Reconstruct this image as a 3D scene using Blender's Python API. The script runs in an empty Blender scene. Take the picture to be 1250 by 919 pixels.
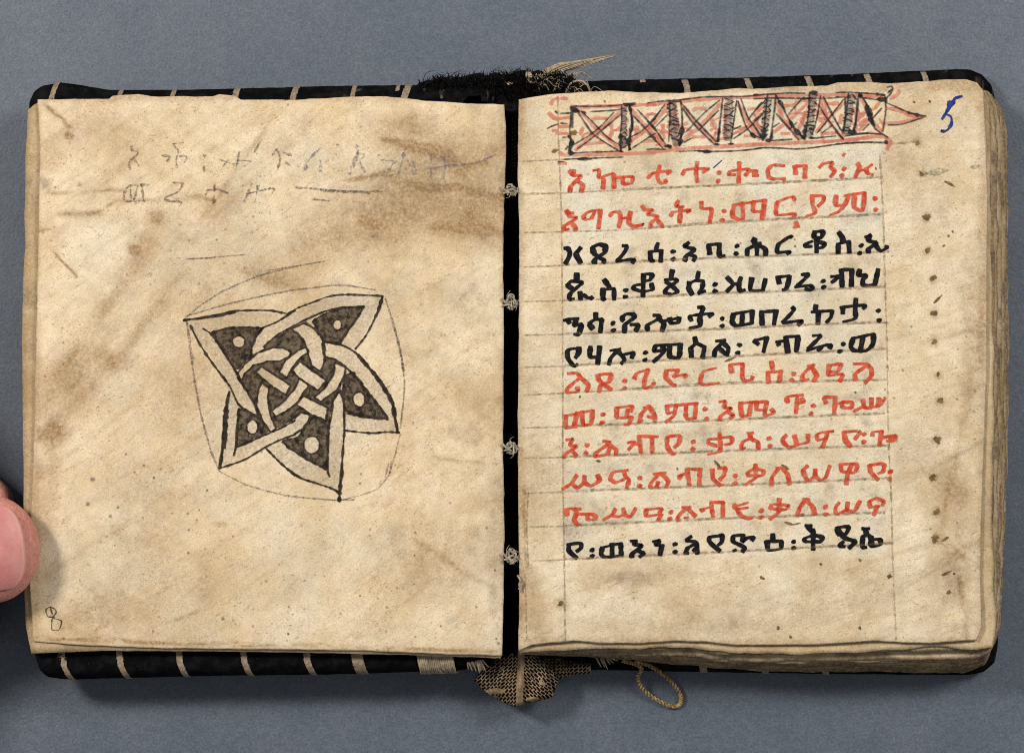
import bpy, bmesh, math, random
import numpy as np
from mathutils import Vector

# ---------------------------------------------------------------- units
# Everything is laid out in "units" of 0.15 mm and converted to metres when a mesh is built.
S = 0.00015
Z0 = 120.0            # height of the open pages above the table (18 mm)
D = 3700.0            # camera height above the pages (0.555 m)
sc = bpy.context.scene
COL = sc.collection
rnd = random.Random(7)

# ---------------------------------------------------------------- camera
cam_d = bpy.data.cameras.new('camera')
cam = bpy.data.objects.new('camera', cam_d)
COL.objects.link(cam)
cam.location = (0, 0, (Z0 + D) * S)
cam.rotation_euler = (0, 0, 0)
cam_d.sensor_width = 36.0
cam_d.lens = 36.0 * D / 1250.0
cam_d.clip_start = 0.01
cam_d.clip_end = 20.0
sc.camera = cam

# ---------------------------------------------------------------- world and lamps
w = bpy.data.worlds.new('World')
sc.world = w
w.use_nodes = True
w.node_tree.nodes['Background'].inputs[0].default_value = (0.90, 0.95, 1.0, 1)
w.node_tree.nodes['Background'].inputs[1].default_value = 0.28

def area(name, loc, target, size, energy, color):
    d = bpy.data.lights.new(name, 'AREA')
    d.shape = 'RECTANGLE'
    d.size, d.size_y = size
    d.energy = energy
    d.color = color
    o = bpy.data.objects.new(name, d)
    COL.objects.link(o)
    o.location = loc
    o.rotation_euler = (Vector(target) - Vector(loc)).to_track_quat('-Z', 'Y').to_euler()
    return o
area('softbox_left', (-0.45, 0.27, 0.60), (0, 0.02, 0), (0.12, 0.12), 4.9, (1.0, 0.97, 0.93))
area('softbox_right', (0.46, 0.33, 0.62), (0, 0.02, 0), (0.22, 0.22), 4.55, (1.0, 0.98, 0.95))

sc.view_settings.view_transform = 'Standard'
sc.view_settings.look = 'None'
sc.view_settings.exposure = 0.0
sc.view_settings.gamma = 1.0
sc.cycles.use_denoising = False
sc.cycles.filter_width = 1.0
sc.cycles.max_bounces = 8
sc.cycles.transparent_max_bounces = 24

# ---------------------------------------------------------------- helpers
def P(px, py, z):
    """a point at height z that stands over (px, py) of the page plane as the lens sees it"""
    k = (D + Z0 - z) / D
    return ((px - 625.0) * k * S, (459.5 - py) * k * S, z * S)

def PA(px, py, z):
    k = (D + Z0 - z) / D
    return np.stack([(px - 625.0) * k * S, (459.5 - py) * k * S, z * S], -1)

def _hash(ix, iy, seed):
    n = (ix.astype(np.int64) * 374761393 + iy.astype(np.int64) * 668265263 + seed * 974634777) & 0xffffffff
    n = ((n ^ (n >> 13)) * 1274126177) & 0xffffffff
    return ((n ^ (n >> 16)) & 0xffff) / 65535.0

def vn(x, y, scale, seed=0):
    x = np.asarray(x, float) / scale + 500.0; y = np.asarray(y, float) / scale + 500.0
    ix = np.floor(x); iy = np.floor(y); fx = x - ix; fy = y - iy
    fx = fx * fx * (3 - 2 * fx); fy = fy * fy * (3 - 2 * fy)
    a = _hash(ix, iy, seed); b = _hash(ix + 1, iy, seed); c = _hash(ix, iy + 1, seed); d = _hash(ix + 1, iy + 1, seed)
    return (a * (1 - fx) + b * fx) * (1 - fy) + (c * (1 - fx) + d * fx) * fy

def fbm(x, y, scale, seed=0, o=4):
    t = 0; a = 0.5; n = 0
    for k in range(o):
        t = t + a * vn(x, y, scale / 2 ** k, seed + 17 * k); n += a; a *= 0.5
    return t / n

def sm(e0, e1, x):
    t = np.clip((x - e0) / (e1 - e0), 0, 1)
    return t * t * (3 - 2 * t)

def link(name, me, mats, parent=None):
    o = bpy.data.objects.new(name, me)
    COL.objects.link(o)
    for m in (mats if isinstance(mats, (list, tuple)) else [mats]):
        me.materials.append(m)
    if parent: o.parent = parent
    return o

def mesh(name, verts, faces, smooth=True):
    me = bpy.data.meshes.new(name)
    me.from_pydata([tuple(v) for v in verts], [], [tuple(f) for f in faces])
    me.update()
    if smooth: me.polygons.foreach_set('use_smooth', [True] * len(me.polygons))
    return me

def attr(me, name, vals):
    a = me.attributes.new(name, 'FLOAT', 'POINT')
    a.data.foreach_set('value', np.asarray(vals, np.float32).ravel())

# ---------------------------------------------------------------- shader helpers
class NT:
    def __init__(s, name):
        s.m = bpy.data.materials.new(name); s.m.use_nodes = True
        s.t = s.m.node_tree; s.t.nodes.clear()
        s.out = s.t.nodes.new('ShaderNodeOutputMaterial')
        s.bsdf = s.t.nodes.new('ShaderNodeBsdfPrincipled')
        s.t.links.new(s.bsdf.outputs[0], s.out.inputs[0])
        tc = s.t.nodes.new('ShaderNodeTexCoord')
        sx = s.t.nodes.new('ShaderNodeVectorMath'); sx.operation = 'SCALE'
        s.t.links.new(tc.outputs['Object'], sx.inputs[0]); sx.inputs['Scale'].default_value = 1.0 / S
        s.co = sx.outputs[0]
    def l(s, a, b): s.t.links.new(a, b)
    def put(s, sock, v):
        if isinstance(v, (int, float)): sock.default_value = v
        elif isinstance(v, tuple): sock.default_value = v if len(v) == len(sock.default_value) else (*v, 1)
        else: s.l(v, sock)
    def mapping(s, rot=0.0, scale=(1, 1, 1), loc=(0, 0, 0)):
        r = s.t.nodes.new('ShaderNodeMapping'); s.l(s.co, r.inputs[0])      # turn first, then stretch
        r.inputs['Rotation'].default_value = (0, 0, -rot)
        m = s.t.nodes.new('ShaderNodeMapping'); s.l(r.outputs[0], m.inputs[0])
        m.inputs['Location'].default_value = loc; m.inputs['Scale'].default_value = scale
        return m.outputs[0]
    def noise(s, size, detail=3, rough=0.55, co=None, dist=0.0):
        n = s.t.nodes.new('ShaderNodeTexNoise'); s.l(co or s.co, n.inputs['Vector'])
        n.inputs['Scale'].default_value = 1.0 / size; n.inputs['Detail'].default_value = detail
        n.inputs['Roughness'].default_value = rough; n.inputs['Distortion'].default_value = dist
        return n.outputs[0]
    def voro(s, size, out='Distance', feature='F1', co=None):
        n = s.t.nodes.new('ShaderNodeTexVoronoi'); s.l(co or s.co, n.inputs['Vector']); n.feature = feature
        n.inputs['Scale'].default_value = 1.0 / size
        return n.outputs[out]
    def ramp(s, v, a, b, lo=0.0, hi=1.0):
        n = s.t.nodes.new('ShaderNodeMapRange'); n.interpolation_type = 'SMOOTHSTEP'
        s.put(n.inputs[0], v)
        for i, q in zip((1, 2, 3, 4), (a, b, lo, hi)): n.inputs[i].default_value = q
        return n.outputs[0]
    def math(s, op, a, b=0.0, clamp=False):
        n = s.t.nodes.new('ShaderNodeMath'); n.operation = op; n.use_clamp = clamp
        s.put(n.inputs[0], a); s.put(n.inputs[1], b)
        return n.outputs[0]
    def mul(s, a, b): return s.math('MULTIPLY', a, b)
    def mix(s, f, a, b, mode='MIX'):
        n = s.t.nodes.new('ShaderNodeMix'); n.data_type = 'RGBA'; n.blend_type = mode
        s.put(n.inputs[0], f); s.put(n.inputs[6], a); s.put(n.inputs[7], b)
        return n.outputs[2]
    def at(s, name):
        n = s.t.nodes.new('ShaderNodeAttribute'); n.attribute_name = name
        return n.outputs['Fac']
    def bump(s, h, strength, dist, normal=None):
        n = s.t.nodes.new('ShaderNodeBump'); s.l(h, n.inputs['Height'])
        n.inputs['Strength'].default_value = strength; n.inputs['Distance'].default_value = dist * S
        if normal: s.l(normal, n.inputs['Normal'])
        return n.outputs[0]
    def fin(s, color=None, rough=0.8, spec=0.25, normal=None, alpha=None):
        if color is not None: s.put(s.bsdf.inputs['Base Color'], color)
        s.put(s.bsdf.inputs['Roughness'], rough)
        s.bsdf.inputs['Specular IOR Level'].default_value = spec
        if normal: s.l(normal, s.bsdf.inputs['Normal'])
        if alpha is not None: s.put(s.bsdf.inputs['Alpha'], alpha)
        return s.m

def parchment(name, light, mid, streak_rot, seed):
    n = NT(name)
    off = n.mapping(loc=(seed * 371.0, seed * 91.0, 0))
    c = n.mix(n.ramp(n.noise(70, 5, 0.6, off), 0.36, 0.66), light, mid)
    st = n.noise(9, 4, 0.6, n.mapping(rot=streak_rot, scale=(0.16, 1, 1), loc=(seed * 50.0, 0, 0)))
    c = n.mix(n.mul(n.ramp(st, 0.48, 0.72), 0.34), c, (0.40, 0.275, 0.135))
    # attribute-borne stains: water stains, rubbed pale areas, dirt plus painted shade at sheet edges
    c = n.mix(n.at('pale'), c, (0.62, 0.555, 0.42))
    brk = n.ramp(n.noise(4.5, 4, 0.7, off), 0.28, 0.7, 0.62, 1.25)
    c = n.mix(n.math('MULTIPLY', n.at('stain'), brk, True), c, (0.275, 0.165, 0.070))
    c = n.mix(n.math('MULTIPLY', n.at('dirt_shade'), brk, True), c, (0.115, 0.078, 0.046))
    # follicle pores
    vo = n.voro(11, co=off); vc = n.voro(11, 'Color', co=off)
    sep = n.t.nodes.new('ShaderNodeSeparateColor'); n.l(vc, sep.inputs[0])
    pr = n.mul(n.ramp(vo, 0.08, 0.21, 1, 0), n.ramp(sep.outputs[0], 0.55, 0.85))
    c = n.mix(n.math('MULTIPLY', pr, n.at('pore'), True), c, (0.17, 0.095, 0.04))
    # ochre flecks, stretched along the grain of the skin
    fl = n.noise(4.2, 3, 0.65, n.mapping(rot=streak_rot + 0.1, scale=(0.42, 1.2, 1), loc=(31, seed * 9.0, 0)), 0.4)
    c = n.mix(n.mul(n.ramp(fl, 0.59, 0.665), n.ramp(n.noise(60, 3, 0.6, off), 0.38, 0.64, 0.10, 0.62)), c, (0.375, 0.225, 0.095))
    fk = n.noise(2.4, 3, 0.7, n.mapping(rot=streak_rot - 0.3, scale=(0.6, 1, 1), loc=(7, seed * 5.0, 0)))
    c = n.mix(n.mul(n.ramp(fk, 0.60, 0.655), n.ramp(n.noise(40, 3, 0.6, off), 0.38, 0.62, 0.10, 0.80)), c, (0.27, 0.155, 0.062))
    c = n.mix(n.mul(n.ramp(fk, 0.40, 0.30), 0.30), c, (0.76, 0.66, 0.49))
    # close mottle
    m1 = n.ramp(n.noise(1.7, 2, 0.7, off), 0.25, 0.75, 0.83, 1.16)
    m2 = n.ramp(n.noise(17, 3, 0.6, off), 0.3, 0.7, 0.92, 1.06)
    c = n.mix(1.0, c, n.mul(m1, m2), 'MULTIPLY')
    b1 = n.bump(n.noise(2.8, 3, 0.65, off), 0.42, 1.1)
    b2 = n.bump(n.noise(30, 3, 0.5, n.mapping(rot=streak_rot, scale=(0.5, 1, 1))), 0.30, 2.4, b1)
    return n.fin(c, 0.78, 0.22, b2)

def edge_mat(name, light, dark):
    n = NT(name)
    c = n.mix(n.ramp(n.noise(14, 4, 0.65, n.mapping(scale=(0.35, 0.35, 3))), 0.35, 0.66), light, dark)
    c = n.mix(n.mul(n.ramp(n.noise(3, 3, 0.6), 0.55, 0.75), 0.6), c, (0.06, 0.04, 0.022))
    return n.fin(c, 0.85, 0.15, n.bump(n.noise(3, 3), 0.5, 1.2))

def ink(name, c1, c2, amin, amax, size=3.0, th=(0.3, 0.7), rough=0.8, spec=0.08):
    n = NT(name)
    c = n.mix(n.ramp(n.noise(7, 3, 0.6), 0.35, 0.65), c1, c2)
    a = n.ramp(n.noise(size, 4, 0.7), th[0], th[1], amin, amax)
    return n.fin(c, rough, spec, None, a)

def thread_mat(name, c1, c2, size=5):
    n = NT(name)
    c = n.mix(n.ramp(n.noise(size, 3, 0.6), 0.35, 0.65), c1, c2)
    return n.fin(c, 0.95, 0.03, n.bump(n.noise(1.6, 2), 0.6, 1.0))

M_LEFT = parchment('parchment_left', (0.675, 0.540, 0.360), (0.595, 0.445, 0.262), 0.62, 1)
M_RIGHT = parchment('parchment_right', (0.675, 0.560, 0.392), (0.590, 0.455, 0.280), 0.30, 2)
M_LEAF = parchment('parchment_leaf', (0.60, 0.475, 0.295), (0.47, 0.345, 0.19), 0.0, 3)
M_EDGE = edge_mat('leaf_edge', (0.26, 0.175, 0.09), (0.085, 0.05, 0.026))
M_BLACK = ink('carbon_ink', (0.004, 0.0045, 0.006), (0.014, 0.013, 0.014), 0.62, 1.0, 4.0, (0.26, 0.48), 0.8, 0.08)
M_RED = ink('red_ink', (0.45, 0.040, 0.016), (0.60, 0.115, 0.055), 0.36, 0.96, 5.0, (0.27, 0.60), 0.8, 0.08)
M_WASH = ink('red_wash', (0.58, 0.150, 0.090), (0.62, 0.235, 0.165), 0.28, 0.74, 6.0, (0.28, 0.70), 0.8, 0.08)
M_PEN = ink('fine_black_pen', (0.010, 0.010, 0.012), (0.035, 0.032, 0.032), 0.35, 0.95, 3.4, (0.26, 0.60), 0.8, 0.08)
M_GREYWASH = ink('grey_pen_shading', (0.10, 0.09, 0.085), (0.20, 0.17, 0.15), 0.18, 0.62, 4.0, (0.3, 0.65))
M_PENTHIN = ink('thin_grey_pen', (0.016, 0.015, 0.016), (0.050, 0.046, 0.045), 0.34, 0.86, 5.0, (0.26, 0.62))
M_PENCIL = ink('graphite', (0.060, 0.050, 0.045), (0.11, 0.095, 0.085), 0.06, 0.66, 2.4, (0.34, 0.66), 0.8, 0.08)
M_STAR = ink('star_ink', (0.026, 0.020, 0.015), (0.075, 0.056, 0.040), 0.55, 0.96, 2.6, (0.25, 0.55), 0.8, 0.06)
M_STARLINE = ink('star_line_ink', (0.016, 0.012, 0.009), (0.052, 0.039, 0.028), 0.58, 0.97, 3.0, (0.25, 0.55), 0.8, 0.06)
M_STARFILL = ink('star_shading', (0.016, 0.012, 0.008), (0.120, 0.086, 0.056), 0.55, 0.96, 5.0, (0.30, 0.62), 0.8, 0.06)
M_STARWASH = ink('star_band_wash', (0.46, 0.40, 0.31), (0.30, 0.26, 0.20), 0.03, 0.40, 3.0, (0.36, 0.70), 0.8, 0.06)
M_BLUE = ink('blue_pen', (0.012, 0.022, 0.12), (0.030, 0.055, 0.20), 0.62, 1.0, 2.4, (0.25, 0.5), 0.8, 0.06)
M_BLUEPENCIL = ink('violet_pencil', (0.115, 0.11, 0.165), (0.16, 0.15, 0.20), 0.0, 0.60, 2.8, (0.36, 0.66))
M_RULE = ink('ruled_furrow', (0.15, 0.092, 0.042), (0.28, 0.185, 0.090), 0.06, 0.56, 5.5, (0.32, 0.70), 0.8, 0.06)
M_HOLE = ink('prick_hole', (0.095, 0.058, 0.028), (0.20, 0.125, 0.058), 0.55, 1.0, 3, (0.25, 0.5))
M_AMBER = ink('amber_spot', (0.30, 0.16, 0.035), (0.16, 0.085, 0.02), 0.6, 1.0, 2, (0.25, 0.5), 0.35, 0.5)
M_GREEN = ink('green_stain', (0.16, 0.19, 0.12), (0.22, 0.22, 0.13), 0.0, 0.55, 4, (0.36, 0.66))
M_TAN = thread_mat('tan_thread', (0.45, 0.355, 0.245), (0.27, 0.20, 0.13))
M_CORD = thread_mat('brown_cord', (0.40, 0.28, 0.14), (0.17, 0.105, 0.045), 4)
M_KNOT = thread_mat('sewing_thread', (0.42, 0.36, 0.27), (0.24, 0.19, 0.13), 4)
M_FRINGE = thread_mat('black_fringe', (0.0035, 0.0035, 0.0038), (0.012, 0.011, 0.0095), 6)

def cover_mat():
    n = NT('black_cloth')
    blk = n.mix(n.ramp(n.noise(16, 4, 0.6), 0.4, 0.7), (0.0030, 0.0030, 0.0035), (0.009, 0.0085, 0.0085))
    wv = n.noise(3.0, 3, 0.7)
    blk = n.mix(n.mul(n.ramp(wv, 0.66, 0.74), 0.5), blk, (0.10, 0.08, 0.055))
    tan = n.mix(n.ramp(n.noise(4, 3, 0.65), 0.3, 0.7), (0.31, 0.235, 0.16), (0.17, 0.125, 0.082))
    c = n.mix(n.ramp(n.math('ADD', n.at('stripe'), n.mul(n.math('SUBTRACT', wv, 0.5), 1.3)), 0.38, 0.6), blk, tan)
    c = n.mix(n.at('worn'), c, (0.20, 0.15, 0.10))
    return n.fin(c, 0.9, 0.02, n.bump(n.noise(2.2, 2), 0.5, 1.0))
M_COVER = cover_mat()

def weave_mat(name):
    n = NT(name)
    tan = n.mix(n.ramp(n.noise(5, 3, 0.6), 0.3, 0.7), (0.34, 0.235, 0.130), (0.20, 0.135, 0.078))
    c = n.mix(n.ramp(n.at('weave'), 0.35, 0.65), tan, (0.004, 0.004, 0.004))
    return n.fin(c, 0.9, 0.03, n.bump(n.at('weave'), 0.6, -1.2))
M_WEAVE = weave_mat('woven_cloth')

def table_mat():
    n = NT('grey_blue_paper')
    c = n.mix(n.ramp(n.noise(90, 4, 0.6), 0.35, 0.65), (0.070, 0.085, 0.108), (0.084, 0.098, 0.121))
    g = n.ramp(n.noise(3.0, 3, 0.7), 0.28, 0.72, 0.74, 1.26)
    g2 = n.ramp(n.noise(9, 2, 0.6), 0.3, 0.7, 0.90, 1.10)
    c = n.mix(1.0, c, n.mul(g, g2), 'MULTIPLY')
    c = n.mix(n.mul(n.ramp(n.noise(2.6, 2, 0.6), 0.68, 0.78), 0.35), c, (0.38, 0.40, 0.43))
    return n.fin(c, 0.52, 0.5, n.bump(n.noise(3.5, 3), 0.35, 1.0))
M_TABLE = table_mat()

def skin_mat():
    n = NT('skin')
    c = n.mix(n.ramp(n.noise(34, 4, 0.55), 0.35, 0.65), (0.52, 0.225, 0.170), (0.45, 0.160, 0.128))
    c = n.mix(n.mul(n.ramp(n.noise(5, 3, 0.6), 0.4, 0.7), 0.40), c, (0.60, 0.34, 0.26))
    n.bsdf.inputs['Subsurface Weight'].default_value = 0.25
    n.bsdf.inputs['Subsurface Radius'].default_value = (1.0, 0.35, 0.2)
    n.bsdf.inputs['Subsurface Scale'].default_value = 8 * S
    wr = n.noise(4.2, 3, 0.6, n.mapping(rot=0.1, scale=(1.6, 0.5, 1)))
    fp = n.noise(2.0, 2, 0.6, n.mapping(rot=0.3, scale=(0.5, 1.5, 1)))
    return n.fin(c, 0.60, 0.3, n.bump(fp, 0.55, 1.2, n.bump(wr, 0.65, 2.4)))
M_SKIN = skin_mat()

def nail_mat():
    n = NT('nail')
    c = n.mix(n.ramp(n.noise(26, 3, 0.5), 0.35, 0.65), (0.52, 0.220, 0.190), (0.46, 0.168, 0.152))
    c = n.mix(n.at('free'), c, (0.57, 0.30, 0.235))
    n.bsdf.inputs['Subsurface Weight'].default_value = 0.2
    n.bsdf.inputs['Subsurface Radius'].default_value = (1.0, 0.35, 0.25)
    n.bsdf.inputs['Subsurface Scale'].default_value = 6 * S
    return n.fin(c, 0.45, 0.35, n.bump(n.noise(3.0, 2, 0.5, n.mapping(rot=0.12, scale=(0.12, 1, 1))), 0.12, 1.0))
M_NAIL = nail_mat()

# ---------------------------------------------------------------- table
def build_table():
    r = 1.6 / S / 2
    k = 24
    xs = np.linspace(-r, r, k)
    v = [(x * S, y * S, 0.0) for y in xs for x in xs]
    f = [(j * k + i, j * k + i + 1, (j + 1) * k + i + 1, (j + 1) * k + i) for j in range(k - 1) for i in range(k - 1)]
    o = link('table_surface', mesh('table_surface', v, f), M_TABLE)
    o['kind'] = 'structure'
    o['label'] = 'grey blue speckled paper surface under the open book'
build_table()

# ---------------------------------------------------------------- book root
book = bpy.data.objects.new('book', None)
COL.objects.link(book)
book.empty_display_size = 0.02
book['label'] = 'small open parchment manuscript with red and black script, a star drawing and black cloth boards'
book['category'] = 'book'

# ---------------------------------------------------------------- polylines
def poly(pts, n):
    """n points evenly spread along a polyline"""
    p = np.array(pts, float)
    s = np.concatenate([[0], np.cumsum(np.hypot(*np.diff(p, axis=0).T))])
    t = np.linspace(0, s[-1], n)
    return np.stack([np.interp(t, s, p[:, 0]), np.interp(t, s, p[:, 1])], -1)

def coons(top, bot, lef, rig, nx, ny):
    T, B, L, R = poly(top, nx), poly(bot, nx), poly(lef, ny), poly(rig, ny)
    u = np.linspace(0, 1, nx)[None, :, None]; v = np.linspace(0, 1, ny)[:, None, None]
    ruled1 = (1 - v) * T[None] + v * B[None]
    ruled2 = (1 - u) * L[:, None] + u * R[:, None]
    bil = (1 - u) * (1 - v) * T[0] + u * (1 - v) * T[-1] + (1 - u) * v * B[0] + u * v * B[-1]
    return ruled1 + ruled2 - bil

RULES = [(236, 217), (283, 262), (324, 308), (367, 350), (408, 394), (447, 426), (480, 464), (521, 505), (558, 544), (600, 584), (642, 626), (683, 663)]
def segd(x, y, a, b):
    ax, ay = a; bx, by = b
    t = np.clip(((x - ax) * (bx - ax) + (y - ay) * (by - ay)) / ((bx - ax) ** 2 + (by - ay) ** 2 + 1e-9), 0, 1)
    return np.hypot(x - ax - t * (bx - ax), y - ay - t * (by - ay))

def zL(x, y):
    x = np.asarray(x, float); y = np.asarray(y, float)
    z = 117.5 + 3.2 * (fbm(x, y, 170, 3, 2) - 0.5) * 2 + 1.0 * (vn(x, y, 60, 9) - 0.5)
    for a, b, h in [((378, 148), (232, 292), 0.8), ((365, 150), (300, 215), -0.7), ((240, 260), (60, 480), 0.6), ((600, 232), (420, 238), -0.6), ((66, 300), (110, 345), 0.7), ((560, 400), (585, 560), 0.5)]:
        z = z + h * np.exp(-(segd(x, y, a, b) / 2.2) ** 2)
    z = z - 4.0 * sm(90, 30, x) - 6.0 * sm(592, 622, x) ** 1.6 - 2.0 * sm(760, 800, y)
    return z

def zR(x, y):
    x = np.asarray(x, float); y = np.asarray(y, float)
    z = 118.5 + 3.0 * (fbm(x, y, 190, 5, 2) - 0.5) * 2 + 0.8 * (vn(x, y, 60, 19) - 0.5)
    for a, b, h in [((1084, 600), (1196, 538), 0.8), ((1092, 722), (1196, 664), 0.9), ((1040, 780), (1075, 690), 0.7), ((1196, 700), (1170, 782), 0.8), ((690, 190), (692, 780), -0.6), ((1078, 190), (1094, 782), -0.9),
                    ((1150, 690), (1190, 720), 0.7), ((720, 780), (760, 690), 0.5), ((880, 700), (930, 780), 0.5), ((1096, 620), (1130, 500), 0.6)] + [((690, yl), (1082, yr), -0.5) for yl, yr in RULES]:
        z = z + h * np.exp(-(segd(x, y, a, b) / 2.2) ** 2)
    z = z - 7.0 * sm(672, 630, x) ** 1.5 - 2.5 * sm(1165, 1205, x) - 2.0 * sm(755, 795, y)
    return z

def sheet(name, top, bot, lef, rig, nx, ny, zf, thick, mats, parent, attrs=None, rag=0.0, seed=0, rim=0.0):
    g = coons(top, bot, lef, rig, nx, ny)
    x, y = g[..., 0], g[..., 1]
    if rag:
        e = np.zeros((ny, nx)); e[0] = e[-1] = 1; e[:, 0] = e[:, -1] = 1
        x = x + e * (fbm(x, y, 14, seed + 40, 3) - 0.5) * 2 * rag
        y = y + e * (fbm(x, y, 14, seed + 80, 3) - 0.5) * 2 * rag
    z = zf(x, y)
    V = PA(x, y, z).reshape(-1, 3)
    idx = np.arange(nx * ny).reshape(ny, nx)
    F = np.stack([idx[:-1, :-1], idx[1:, :-1], idx[1:, 1:], idx[:-1, 1:]], -1).reshape(-1, 4).tolist()
    ring = np.concatenate([idx[0, :-1], idx[:-1, -1], idx[-1, :0:-1], idx[:0:-1, 0]])
    low = V[ring].copy(); low[:, 2] -= thick * S
    base = len(V); n = len(ring)
    V = np.concatenate([V, low])
    nf = len(F)
    for i in range(n):
        j = (i + 1) % n
        F.append((int(ring[i]), int(ring[j]), base + j, base + i))
    F.append(tuple(base + i for i in range(n)))
    me = mesh(name, V, F)
    mi = np.zeros(len(F), np.int32); mi[nf:] = 1
    me.polygons.foreach_set('material_index', mi)
    sh = np.ones(len(F), bool); sh[nf:] = False
    me.polygons.foreach_set('use_smooth', sh)
    for k in ('stain', 'pale', 'dirt_shade', 'pore'):
        a = np.array(attrs[k](x, y)) if attrs and k in attrs else np.zeros((ny, nx))
        if rim and k == 'dirt_shade':  # rim: shadow lines between leaves painted into the edge colour
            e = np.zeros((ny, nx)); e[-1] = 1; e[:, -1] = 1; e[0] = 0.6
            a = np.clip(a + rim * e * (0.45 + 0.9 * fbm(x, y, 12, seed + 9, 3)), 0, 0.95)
        a = a.ravel()
        attr(me, k, np.concatenate([a, a[ring]]))
    return link(name, me, mats, parent)

def blob(x, y, cx, cy, rx, ry, amp, seed, rough=0.7):
    d = np.hypot((x - cx) / rx, (y - cy) / ry)
    n = fbm(x, y, max(12, min(rx, ry) * 0.8), seed, 4)
    return amp * sm(1.1, 0.1, d + (n - 0.5) * 1.5 * rough) * (0.7 + 0.6 * fbm(x, y, 9, seed + 3, 3))

def streak(x, y, a, b, w, amp, seed):
    L = math.hypot(b[0] - a[0], b[1] - a[1]) + 1e-9; ux, uy = (b[0] - a[0]) / L, (b[1] - a[1]) / L
    al = (x - a[0]) * ux + (y - a[1]) * uy; ac = -(x - a[0]) * uy + (y - a[1]) * ux
    ac = ac + 5 * (fbm(x, y, 34, seed + 2, 3) - 0.5)
    d = np.hypot(ac, np.maximum(0, np.maximum(-al, al - L)) * 0.45) / w
    n = fbm(al * 0.22, ac, max(3.5, w * 0.6), seed, 4)
    return amp * np.exp(-1.6 * d * d) * ((0.35 + 0.95 * n) if w >= 6 else 1.3 * sm(0.22, 0.62, n))

# ---------------------------------------------------------------- left page
LT = [(46, 122), (95, 121), (133, 121), (137, 117), (170, 115), (185, 118), (260, 118), (268, 115), (285, 117), (295, 122), (355, 122), (400, 120), (430, 118), (470, 118), (520, 123), (570, 126), (616, 128)]
LB = [(41, 783), (100, 787), (200, 791), (300, 792), (400, 793), (450, 794), (540, 798), (580, 799), (613, 800)]
LL = [(46, 122), (49, 180), (47, 300), (44, 420), (43, 480), (41, 560), (39, 600), (36, 650), (35, 700), (38, 745), (41, 783)]
LR = [(616, 128), (618, 180), (616, 232), (614, 300), (615, 400), (614, 540), (616, 640), (614, 760), (613, 800)]

def stL(x, y):
    t = 0.24 * sm(0.44, 0.78, fbm(x, y, 120, 201)) + 0.16 * sm(0.5, 0.8, fbm(x, y, 36, 205))
    for b in [(520, 192, 120, 62, 0.50, 1), (465, 265, 125, 55, 0.46, 2), (565, 272, 75, 48, 0.46, 3), (592, 235, 40, 120, 0.26, 4), (400, 295, 80, 36, 0.24, 5), (490, 150, 60, 22, 0.30, 6),
              (142, 442, 36, 20, 0.42, 7), (163, 304, 11, 9, 0.75, 8), (190, 265, 20, 15, 0.55, 9), (64, 526, 30, 24, 0.55, 10), (60, 580, 18, 60, 0.26, 11), (80, 470, 50, 60, 0.26, 12),
              (230, 480, 120, 60, 0.16, 13), (530, 690, 100, 80, 0.34, 14), (604, 640, 18, 110, 0.34, 15), (230, 605, 120, 26, 0.24, 16), (120, 748, 90, 26, 0.28, 17), (85, 166, 8, 7, 0.9, 18),
              (340, 340, 60, 22, 0.28, 19), (560, 360, 60, 40, 0.16, 20), (330, 700, 150, 60, 0.14, 21), (270, 640, 14, 5, 0.5, 22), (110, 160, 60, 30, 0.18, 23)]:
        t = t + blob(x, y, *b[:5], 300 + b[5], 0.42)
    for p in [((56, 488), (172, 312), 17, .52), ((64, 525), (200, 372), 12, .28), ((158, 420), (214, 342), 9, .28), ((90, 470), (140, 400), 9, .30), ((235, 290), (375, 150), 12, .22),
              ((78, 263), (118, 262), 6, .62), ((112, 262), (134, 250), 3, .5), ((44, 281), (64, 280), 3.5, .7), ((62, 305), (92, 335), 2.2, .65), ((60, 133), (82, 152), 4, .7),
              ((472, 172), (500, 177), 4.5, .75), ((495, 178), (545, 190), 8, .55), ((540, 190), (556, 205), 8, .5), ((432, 219), (478, 213), 4, .62), ((502, 224), (520, 228), 4, .6), ((524, 229), (558, 227), 5, .6),
              ((560, 232), (614, 240), 6, .45), ((540, 278), (612, 282), 8, .45), ((60, 235), (150, 232), 3.5, .35), ((572, 204), (590, 200), 3, .5), ((228, 237), (256, 243), 3.5, .6), ((140, 246), (240, 242), 4, .3),
              ((330, 150), (250, 262), 5, .28), ((50, 779), (300, 787), 3.5, .45), ((300, 787), (600, 794), 3.5, .40), ((300, 330), (360, 352), 9, .30), ((500, 655), (600, 720), 5, .22), ((60, 700), (150, 640), 7, .22),
              ((180, 735), (230, 700), 3, .4), ((205, 760), (240, 745), 3, .35), ((530, 560), (590, 566), 4, .35)]:
        t = t + streak(x, y, p[0], p[1], p[2], p[3], int(p[0][0] * 3 + p[0][1]))
    edge = np.minimum(np.minimum(x - 44, 616 - x), np.minimum(y - 119, 796 - y))
    t = t + 0.30 * sm(9, 0, edge + 8 * (fbm(x, y, 22, 77) - 0.5))
    return np.clip(t * 1.15 - 0.02, 0, 0.92)

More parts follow.
